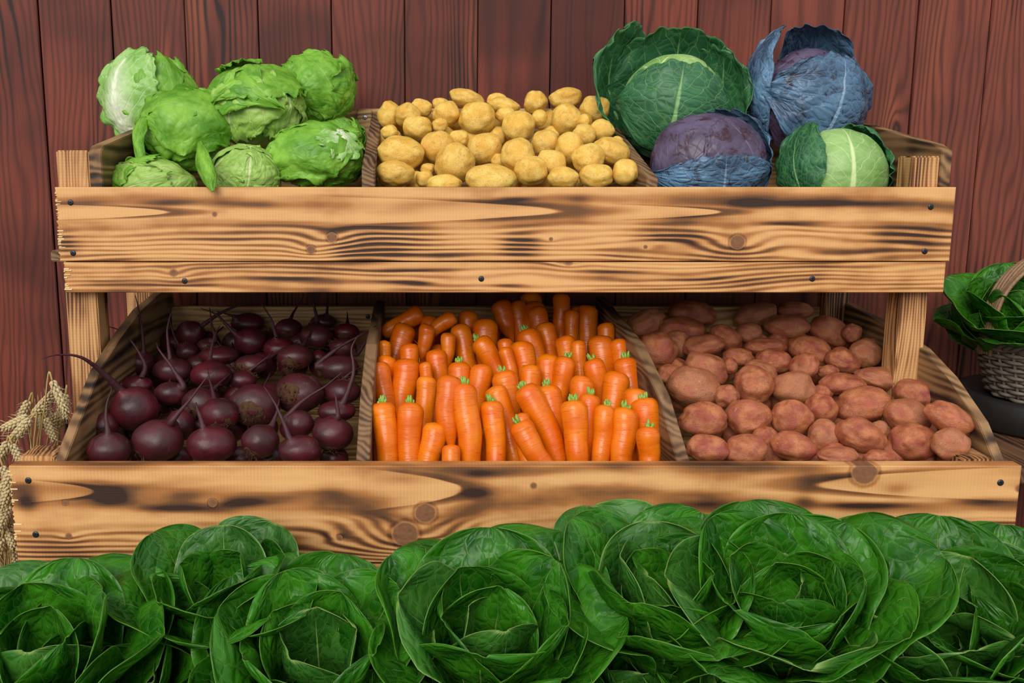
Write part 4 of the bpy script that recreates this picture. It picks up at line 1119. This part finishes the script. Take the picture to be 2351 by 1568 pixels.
iceberg(728, 365, 1.525, 102, 'front right iceberg lettuce with a white rib on top', (.55, -.2, .75), 6, (1.05, .85, .74), custom=[
    ((.75, -.35, .55), (-.9, -.3, -.3), 62, 128, m_ice, 1.05, 0.03, 0.04, 0.05), ((.5, -.3, .85), (.3, -.7, -.2), 30, 60, m_ice_white, 1.07, 0.0, 0.02, 0.03)])
iceberg(563, 408, 1.490, 78, 'pale yellow-green iceberg lettuce, front middle', (0.2, -.3, .9), 7, (1.05, .85, .92), pale=True, crumple=0.045)
iceberg(352, 430, 1.495, 102, 'low iceberg lettuce at the front left against the side board', (-.7, .1, -.3), 8, (1.05, .72, .68), crumple=0.05, white=(1, 3))

# ---------------------------------------------------------------- cabbages
def cabbage(px, py, Y, rpx, label, sq, coremat, leaves, seed, group=None):
    e, R, h = head_root('cabbage' if coremat is m_cab_light else 'red_cabbage', px, py, Y, rpx, label, 'cabbage', group, sq)
    core('core', e, R*0.97, coremat, 0.02, seed, sq, (0.1, -0.3, 1))
    for k, (nm, cs, ct, w, l, mat, off, opn, flare, cr, wav) in enumerate(leaves):
        sphere_leaf(nm, e, R, cs, ct, w, l, mat, off, opn, flare, cr, seed*9+k*3, squash=sq, wav=wav, nu=49, nv=53, rag=0.05, folds=9)
    finish_head(e, h); return e
D, Lg, RD, RH = m_cab_dark, m_cab_light, m_red_dark, m_red_head
cabbage(1548, 250, 1.625, 122, 'largest green cabbage with wide dark outer leaves spread behind its head', (1.0, .8, .98), Lg, [
    ('head_leaf', (-.3, -.3, -.9), (-.1, -.2, 1), 85, 165, Lg, 1.01, .0, .0, .012, .005),
    ('outer_leaf', (-.20, -.55, -.85), (.12, -.15, 1), 88, 104, D, 1.05, .05, .03, .018, .012),
    ('outer_leaf', (.0, .45, -.95), (.12, .5, .9), 84, 140, D, 1.14, .36, .10, .03, .04),
    ('outer_leaf', (-.3, .6, -.8), (-.80, .35, .6), 62, 118, D, 1.10, .62, .06, .04, .05),
    ('outer_leaf', (.3, .5, -.9), (.80, .4, .6), 60, 112, D, 1.08, .34, .06, .03, .04),
    ('outer_leaf', (-.2, -.3, -.9), (-.8, -.5, .4), 45, 90, D, 1.03, .0, .01, .018, .01)], 1, 'green cabbages')
cabbage(1852, 240, 1.635, 122, 'blue-purple red cabbage at the back, its left leaf curled up', (1.0, .75, 1.0), RH, [
    ('head_leaf', (-.2, -.3, -.9), (.2, -.2, 1), 80, 160, RH, 1.01, 0, 0, .012, .005),
    ('outer_leaf', (-.05, -.55, -.85), (.32, -.15, 1), 84, 108, RD, 1.06, .04, .06, .03, .04),
    ('outer_leaf', (-.7, -.15, -.7), (-.50, .05, .9), 36, 112, RD, 1.03, .52, -.06, .03, .03),
    ('outer_leaf', (.2, .5, -.8), (.22, .5, .9), 40, 146, RD, 1.12, .32, .0, .03, .03),
    ('outer_leaf', (.6, .0, -.8), (.8, .1, .7), 46, 110, RD, 1.04, .02, .03, .02, .03)], 2, 'red cabbages')
cabbage(1622, 378, 1.515, 118, 'red cabbage in front, with glossy purple top and blue lower leaf', (1.12, .85, 1.0), RH, [
    ('head_leaf', (-.75, -.3, -.6), (.7, -.2, .8), 75, 130, RH, 1.012, 0, 0, .012, .006),
    ('head_leaf', (.5, -.3, -.6), (-.2, -.2, .9), 60, 110, RH, 1.022, 0, 0, .012, .006),
    ('outer_leaf', (.08, -.25, -.95), (.02, -.6, .6), 95, 84, RD, 1.06, .02, .03, .022, .02),
    ('outer_leaf', (.45, .35, -.8), (.35, .35, .9), 68, 122, RD, 1.07, .06, .02, .022, .02)], 3, 'red cabbages')
cabbage(1918, 408, 1.525, 108, 'small pale green cabbage with bright central rib, front right', (1.05, .85, 1.0), Lg, [
    ('head_leaf', (.02, -.50, -.87), (.0, -.3, 1), 85, 150, Lg, 1.02, 0, 0, .010, .006),
    ('outer_leaf', (-.62, -.62, -.6), (-.75, -.1, .95), 34, 100, D, 1.08, .20, .02, .02, .02),
    ('outer_leaf', (.5, .25, -.85), (.30, .25, .95), 70, 128, D, 1.06, .05, .03, .05, .05),
    ('outer_leaf', (-.5, .2, -.85), (-.6, .1, .9), 45, 110, D, 1.05, .10, .02, .03, .03)], 4, 'green cabbages')

# ---------------------------------------------------------------- romaine heads
def romaine_leaf(parent, base, A, r, a0, a1, L, W, cup, mat, seed, roll=0.0, nu=19, nv=28, thick=0.0007):
    """A head axis, r outward direction; a0 start angle from the axis, a1 extra outward curl"""
    A = A.normalized(); r = (r-A*r.dot(A)).normalized(); b = A.cross(r)
    r2 = r*math.cos(roll)+b*math.sin(roll)
    p = base.copy(); V = []; ds = L/(nv-1)
    vp = 0.0
    for j in range(nv):
        v = 1-(1-j/(nv-1))**1.5; ds = L*(v-vp); vp = v
        al = a0+a1*(v**2.2)+0.10*nz((v*2, seed, 0), 1, 0)
        d = A*math.cos(al)+r2*math.sin(al); n = r2*math.cos(al)*-1+A*math.sin(al)     # n faces the heart
        if j: p = p+d*ds
        wv = W*(0.20+0.80*ss(0.0, 0.50, v)**0.9)*math.sqrt(max(0.0, 1-max(0, (v-0.50)/0.503)**3.0))
        wv = max(wv, W*0.05)
        sd = d.cross(n).normalized()
        for i in range(nu):
            u = -1+2*i/(nu-1); au = abs(u)
            wob = 1+0.07*nz((v*5, u*2, seed), 1, 3)
            cu = cup*(1-0.35*ss(0.5, 1, v))
            ang = u*cu
            lat = (math.sin(ang)/max(cu, 0.05))*wv*wob if cu > 0.05 else u*wv
            dep = ((1-math.cos(ang))/max(cu, 0.05))*wv
            edge = ss(0.35, 1.0, au)
            wave = W*(0.045*math.sin(v*11+seed*2.1+(2.0 if u > 0 else 0))+0.20*nz((v*2.3, seed*3.3, u*0.6), 1, 0))*edge*ss(0.2, 0.6, v)*(0.15+0.85*wv/W)*1.35
            bl = W*0.055*(nz((u*3.2, v*6.5, seed), 1, 0)+0.6*nz((u*6.5, v*13, seed+2), 1, 0))*ss(0.1, 0.3, v)*wv/W
            rib = -W*0.05*math.exp(-(u/0.09)**2)*(1-v)
            tipc = W*0.10*math.sin(u*4+seed)*ss(0.6, 0.9, v)*wv/W
            V.append(p+sd*lat+n*(dep+wave+bl+rib+tipc))
    return leaf_object('leaf', V, nu, nv, mat, parent, thick)
def romaine(px, py, zc, size, label, lean, seed, n=22, group='romaine heads in the front row', height=0.19, spread=1.0, name='romaine_lettuce', cat='lettuce', Y=None):
    """heart of the rosette seen at (px,py), at height zc above the floor"""
    if Y is None:
        t = (CY-py)/F; k = (t*CP-SP)/(CP+t*SP); Y = (zc-H)/k
    Mh = P(px, py, Y); A = Vector(lean).normalized()
    base = Mh-A*height*0.80
    e = bpy.data.objects.new(name, None); e.empty_display_size = 0.03; e.location = base; link(e); tag(e, label, cat, group)
    a = A.cross(Vector((0.1, 1, 0.2))).normalized(); b = A.cross(a); rg = random.Random(seed); z0 = Vector((0, 0, 0))
    n = int(n*0.82)
    for k in range(n):
        f = k/(n-1); th = k*2.39996+seed
        r = a*math.cos(th)+b*math.sin(th)
        # inner leaves form an upright cup around a dark heart, outer ones open and curl out
        a0 = math.radians(11+20*f**1.1*spread+rg.uniform(-3, 3)); a1 = math.radians(-26+(26+46*spread)*f**1.15+rg.uniform(-9, 11))
        L = height*size*(0.74+0.36*f**0.8+rg.uniform(-0.05, 0.05)); W = 0.074*size*(0.66+0.52*f**0.7)*rg.uniform(0.92, 1.12)
        cup = 1.25-0.85*f+rg.uniform(-0.1, 0.1)
        mat = m_rom_in if (f < 0.2 or rg.random() < 0.15) else m_rom
        if k < 3: L *= 0.72; W *= 0.7
        romaine_leaf(e, r*0.004*(1+2*f), A, r, a0, a1, L, W, cup, mat, seed*31+k*1.7)
    # short pale stalk at the base
    v, f = tube_geo([Vector((0, 0, 0))-A*0.012, Vector((0, 0, 0)), A*0.02], [0.010, 0.014, 0.012], 14)
    mesh_obj('stalk', v, f, m_stalk, e)
    return e
M = Mat('lettuce_stalk'); M.set(col=srgb(196, 204, 150), rough=0.6); m_stalk = M.m

romaine(85, 1475, .20, 1.05, 'romaine head at the far left edge of the picture, leaves spread wide', (-.05, -.35, 1), 1, 24)
romaine(262, 1530, .17, 1.0, 'romaine head in front, second from the left edge, with dark open heart', (.05, -.45, 1), 2, 22)
romaine(488, 1262, .275, .80, 'small romaine head standing highest on the left, against the lower board', (0, -.30, 1), 3, 18)
romaine(722, 1480, .20, 1.02, 'broad romaine head with tightly whorled dark heart, left of centre', (.0, -.42, 1), 4, 26)
romaine(1125, 1420, .23, 1.05, 'central romaine head with a wide open dark heart', (.02, -.40, 1), 5, 24)
romaine(1535, 1310, .262, 0.98, 'tall romaine head right of centre with its heart facing up', (.05, -.30, 1), 6, 24)
romaine(1475, 1500, .17, .95, 'frilly romaine head low in front, just right of centre', (.0, -.40, 1), 7, 22)
romaine(1805, 1345, .255, 1.06, 'large romaine head with layered leaves sweeping right, under the right half', (-.12, -.35, 1), 8, 26)
romaine(1740, 1540, .16, .95, 'romaine head at the bottom edge below the large right-hand one', (.05, -.45, 1), 9, 22)
romaine(2160, 1420, .22, 1.10, 'bright romaine head near the right edge with a slanted spiral heart', (-.18, -.38, 1), 10, 26)
romaine(2350, 1350, .24, .95, 'romaine head cut by the right edge, its back leaves highest', (.05, -.30, 1), 11, 20)
romaine(1010, 1560, .16, .85, 'romaine head at the bottom edge in front of the central one', (.0, -.45, 1), 12, 20)
romaine(655, 1345, .215, .68, 'half-hidden romaine head behind the broad left-of-centre one', (.05, -.25, 1), 13, 16)
romaine(880, 1385, .20, .62, 'dark half-hidden romaine head between the left-of-centre and central ones', (.0, -.2, 1), 14, 16)
romaine(175, 1385, .215, .74, 'romaine head at the back left, behind the far left one', (.0, -.25, 1), 15, 18)
romaine(2050, 1335, .23, .76, 'dark romaine head at the back between the two large right-hand ones', (.0, -.25, 1), 16, 16)
romaine(2330, 1560, .16, .95, 'romaine head in the bottom right corner', (-.05, -.4, 1), 17, 18)
romaine(440, 1500, .17, .75, 'narrow romaine head squeezed between two front heads on the left', (.0, -.35, 1), 18, 14)

# ---------------------------------------------------------------- bench, stool disc and basket on the right
m_bench = wood('dark_bench_boards', along='y', across='x', seed=21, fine=90, broad=25, scorch=0.6, light=(120, 84, 58), mid=(84, 56, 38), dark=(24, 16, 12), saw=False)
M = Mat('black_rubber_disc'); c = M.coord(); n = M.noise(c, 60, 4); M.set(col=M.mix(n, srgb(14, 13, 13), srgb(40, 36, 34)), rough=0.6); M.bump(n, 0.3, 0.001); m_disc = M.m
zbench = P(2300, 1000, 1.50).z
bench = empty('side_bench', (1.25, 1.58, 0), 'low dark wooden bench right of the stand, under the black round tray', 'bench')
bench.location = (1.25, 1.58, 0)
def bpart(name, x0, x1, y0, y1, z0, z1, mat=m_bench):
    return bm_obj(name, box_geo(x0, x1, y0, y1, z0, z1, 0.002), mat, bench, False, bench.location)
for i in range(5): bpart('top_board', 0.735+i*0.2, 0.932+i*0.2, 1.34, 1.785, zbench-0.025, zbench)
for x in (0.76, 1.66):
    for y in (1.37, 1.72): bpart('leg', x, x+0.045, y, y+0.045, 0.0, zbench-0.025)
def lathe(prof, n, center, mat, name, parent=None):
    V = []; Fc = []
    for (r, z) in prof:
        for k in range(n):
            t = 2*math.pi*k/n; V.append((r*math.cos(t), r*math.sin(t), z))
    for i in range(len(prof)-1):
        for k in range(n):
            k2 = (k+1) % n; Fc.append((i*n+k, i*n+k2, (i+1)*n+k2, (i+1)*n+k))
    o = mesh_obj(name, V, Fc, mat, parent); o.location = center
    return o
bc = Vector((1.004, 1.575, zbench))
dh = 0.052
disc = lathe([(0.0001, 0.001), (0.142, 0.001), (0.150, 0.006), (0.152, dh-0.008), (0.147, dh), (0.134, dh), (0.130, dh-0.010), (0.0001, dh-0.010)], 64, bc, m_disc, 'round_tray')
tag(disc, 'thick black round tray on the bench, under the wicker basket', 'tray')

M = Mat('grey_wicker'); c = M.coord(); x, y, z = M.sep(c); n = M.noise(c, 90, 4); r = M.noise(M.comb(x*30, y*30, z*160), 1.0, 2)
M.set(col=M.mix(r, M.mix(n, srgb(56, 50, 48), srgb(110, 100, 92)), srgb(148, 132, 116)), rough=0.6); M.bump(n, 0.4, 0.001); m_wick = M.m
M = Mat('brown_willow'); c = M.coord(); x, y, z = M.sep(c); n = M.noise(M.comb(x*60, y*60, z*60), 3.0, 3); M.set(col=M.mix(n, srgb(92, 66, 44), srgb(168, 132, 96)), rough=0.55); m_will = M.m
z0b = dh-0.0095
basket = bpy.data.objects.new('wicker_basket', None); basket.empty_display_size = 0.03; basket.location = bc+Vector((0.0, 0, z0b)); link(basket)
tag(basket, 'grey wicker basket with a brown arched handle, at the right edge', 'basket')
hb = P(2262, 785, 1.575).z-(bc.z+z0b); rb, rt = 0.098, 0.128
nst = 28
geo = []
for k in range(nst):
    t = 2*math.pi*k/nst
    geo.append(tube_geo([Vector(((rb+(rt-rb)*f)*math.cos(t), (rb+(rt-rb)*f)*math.sin(t), 0.004+f*hb)) for f in (0, .25, .5, .75, 1.0)], [0.0026]*5, 6))
v, f = join_geo(geo); mesh_obj('stakes', v, f, m_wick, basket)
geo = []; rows = int(hb/0.0062)
for j in range(rows):
    z = 0.006+j*0.0062; fr = z/hb; pts = []
    for k in range(nst*4+1):
        t = 2*math.pi*k/(nst*4); rr = rb+(rt-rb)*fr+0.0042*math.cos(t*nst/2+(math.pi if j % 2 else 0))
        pts.append(Vector((rr*math.cos(t), rr*math.sin(t), z+0.0008*math.sin(t*3+j))))
    geo.append(tube_geo(pts, [0.0031]*len(pts), 6, False))
v, f = join_geo(geo); mesh_obj('weave', v, f, m_wick, basket)
geo = []
for q in range(3):
    pts = []
    for k in range(145):
        t = 2*math.pi*k/144; ph = t*20+q*2.094
        pts.append(Vector(((rt+0.004*math.cos(ph))*math.cos(t), (rt+0.004*math.cos(ph))*math.sin(t), hb+0.004*math.sin(ph))))
    geo.append(tube_geo(pts, [0.0036]*len(pts), 6, False))
v, f = join_geo(geo); mesh_obj('rim', v, f, m_wick, basket)
geo = []; ax0 = P(2285, 640, 1.575).x-bc.x
for q in range(7):
    pts = []; rad = []
    for k in range(60):
        a = math.pi*k/59; ph = a*5+q*0.9
        ex = rt*math.cos(a)*-1; ez = hb-0.02+0.172*math.sin(a)**0.8
        off = (q-3)*0.0042
        pts.append(Vector((ex+0.0015*math.cos(ph), off*1.4+0.0015*math.sin(ph), ez+0.0015*math.sin(ph)))); rad.append(0.0034)
    geo.append(tube_geo(pts, rad, 7))
v, f = join_geo(geo); hd = mesh_obj('handle', v, f, m_will, basket); hd['label'] = 'brown twisted willow handle'
lathe([(0.0001, 0.003), (rb, 0.003), (rb, 0.0065), (0.0001, 0.0065)], 40, Vector((0, 0, 0)), m_wick, 'bottom', basket)
bz = bc.z+z0b+hb
rb1 = romaine(2345, 668, 0, .92, 'loose dark romaine head standing in the wicker basket under its handle', (-.22, -.35, 1), 41, 20, group=None, height=0.17, spread=1.0, Y=1.56)
rb2 = romaine(2262, 670, 0, .75, 'smaller romaine head leaning out of the basket on its left side', (-.35, -.05, 1), 42, 12, group=None, height=0.16, spread=1.1, Y=1.62)

# ---------------------------------------------------------------- wheat
M = Mat('dry_wheat'); c = M.coord(); r = M.rnd(); n = M.noise(c, 120, 3)
M.set(col=M.mix(n, M.mix(r, srgb(150, 132, 96), srgb(190, 168, 120)), srgb(214, 194, 148)), rough=0.65, spec=0.25); m_wheat = M.m
M = Mat('wheat_straw'); c = M.coord(); n = M.noise(c, 60, 3); M.set(col=M.mix(n, srgb(140, 112, 62), srgb(196, 168, 104)), rough=0.5); m_straw = M.m
def grain_geo(p, d, side, L, w):
    pts = [p+d*L*t+side*0.25*w*math.sin(math.pi*t) for t in (0, .2, .45, .7, .9, 1)]
    return tube_geo(pts, [w*.25, w*.8, w, w*.7, w*.3, w*.08], 7)
def ear_mesh(seed):
    rg = random.Random(seed); geo = []; n = 13; L = 0.058
    for i in range(n):
        f = i/(n-1); z = f*L; p = Vector((0, 0, z)); taper = 0.75+0.35*math.sin(math.pi*min(1, f*0.9+0.15))
        for s in range(4):
            th = s*math.pi/2+(0.35 if i % 2 else -0.35)+rg.uniform(-.15, .15)
            o = Vector((math.cos(th), math.sin(th)*0.75, 0))
            d = (Vector((0, 0, 1))+o*0.42).normalized()
            geo.append(grain_geo(p+o*0.0022, d, o, 0.0105*taper, 0.0024*taper))
            if rg.random() < 0.6: geo.append(tube_geo([p+o*0.004+d*0.008, p+o*0.006+d*0.0125, p+o*0.008+d*0.018*rg.uniform(.8, 1.2)], [0.0004, 0.0003, 0.00012], 4))
    geo.append(tube_geo([Vector((0, 0, 0)), Vector((0, 0, L))], [0.0012, 0.0008], 5))
    v, f = join_geo(geo); me = bpy.data.meshes.new('ear'); me.from_pydata([tuple(q) for q in v], [], f)
    me.polygons.foreach_set('use_smooth', [True]*len(me.polygons)); me.materials.append(m_wheat); return me
ears = [ear_mesh(k) for k in range(3)]
# ear base px, ear tip px, stem root px, depth, phrase
wheat = [((66, 957), (5, 985), (80, 1060), 1.33, 'whose ear bends left over the wall seam'), ((70, 962), (25, 1010), (78, 1060), 1.31, 'drooping low to the left'),
 ((66, 920), (52, 950), (72, 1060), 1.37, 'short, with its ear nodding at the middle'), ((75, 955), (122, 902), (76, 1060), 1.36, 'with a dark ear pointing up right'),
 ((120, 874), (152, 948), (90, 1060), 1.34, 'tallest, arching over and drooping right'), ((152, 905), (150, 952), (130, 1060), 1.38, 'behind the tallest, nearest the side board'),
 ((94, 985), (100, 945), (96, 1060), 1.39, 'upright, thin, behind the block'), ((112, 998), (122, 950), (110, 1060), 1.38, 'upright beside the side board'),
 ((135, 985), (142, 930), (120, 1060), 1.40, 'leaning against the side board'), ((105, 960), (122, 1003), (84, 1060), 1.36, 'curling back down behind the block'),
 ((28, 1020), (48, 1062), (6, 1110), 1.27, 'hanging down just left of the block'), ((20, 1015), (-6, 1050), (5, 1110), 1.27, 'cut by the left edge, above the board'),
 ((28, 1080), (8, 1125), (20, 1160), 1.24, 'hanging beside the lower board end, upper'), ((6, 1070), (22, 1110), (2, 1170), 1.25, 'short, pressed to the lower board end'),
 ((24, 1118), (6, 1160), (18, 1200), 1.23, 'hanging beside the lower board end, middle'), ((2, 1110), (26, 1150), (-5, 1200), 1.25, 'crossing behind the middle hanging one'),
 ((22, 1160), (2, 1205), (14, 1250), 1.23, 'hanging beside the lower screw'), ((0, 1160), (22, 1200), (-8, 1250), 1.25, 'crossing at the lower screw'),
 ((6, 1205), (28, 1250), (-4, 1300), 1.24, 'low, near the romaine leaves'), ((26, 1240), (34, 1285), (10, 1320), 1.25, 'lowest, touching the board foot'), ((4, 1235), (-8, 1280), (2, 1330), 1.23, 'lowest at the picture edge'),
 ((44, 1002), (60, 965), (50, 1060), 1.38, 'short, in the thick of the bundle')]
for k, (b0, tp, sr, Y, ph) in enumerate(wheat):
    B, T, S = P(*b0, Y), P(*tp, Y-0.004), P(*sr, Y+0.01)
    e = bpy.data.objects.new('wheat_stalk', None); e.empty_display_size = 0.01
    foot = Vector((S.x-0.01+0.012*math.sin(k*2.0), Y+0.01, 0.0)); foot.x = min(foot.x, -0.56)
    e.location = foot; link(e); tag(e, 'dry wheat stalk left of the stand, '+ph, 'wheat', 'wheat stalks beside the stand')
    d = (T-B); o = bpy.data.objects.new('ear', ears[k % 3]); link(o, e)
    o.location = B-foot; q = Vector((0, 0, 1)).rotation_difference(d.normalized()); o.rotation_mode = 'QUATERNION'; o.rotation_quaternion = q
    sc = max(d.length/0.062, 0.55); o.scale = (0.95, 0.95, sc)
    back = B-d.normalized()*0.012
    pts = [Vector((0, 0, 0)), Vector((S.x, S.y, S.z*0.5))-foot, S-foot, (S*0.35+back*0.65)-foot+Vector((0, 0, 0.004)), back-foot, B-foot]
    v, f = tube_geo(smooth_path(pts, 30), [0.0013]*30, 6); mesh_obj('stem', v, f, m_straw, e)

# ---------------------------------------------------------------- drop buried produce that nobody can see
dg = bpy.context.evaluated_depsgraph_get(); seen = {}
for py in range(180, 1075, 5):
    for px in range(180, 2290, 5):
        p1 = P(px, py, 1.0); o0 = Vector((0, 0, H)); dr = (p1-o0).normalized()
        ok, loc, nr_, ix, ob, mt = scene.ray_cast(dg, o0, dr)
        if ok:
            while ob.parent: ob = ob.parent
            seen[ob.name] = seen.get(ob.name, 0)+1
doomed = [o for o in C.objects if o.parent is None and str(o.get('group', '')).startswith('buried') and seen.get(o.name, 0) < 5]
doomed += [c_ for o in doomed for c_ in o.children]
for o in doomed: bpy.data.objects.remove(o)
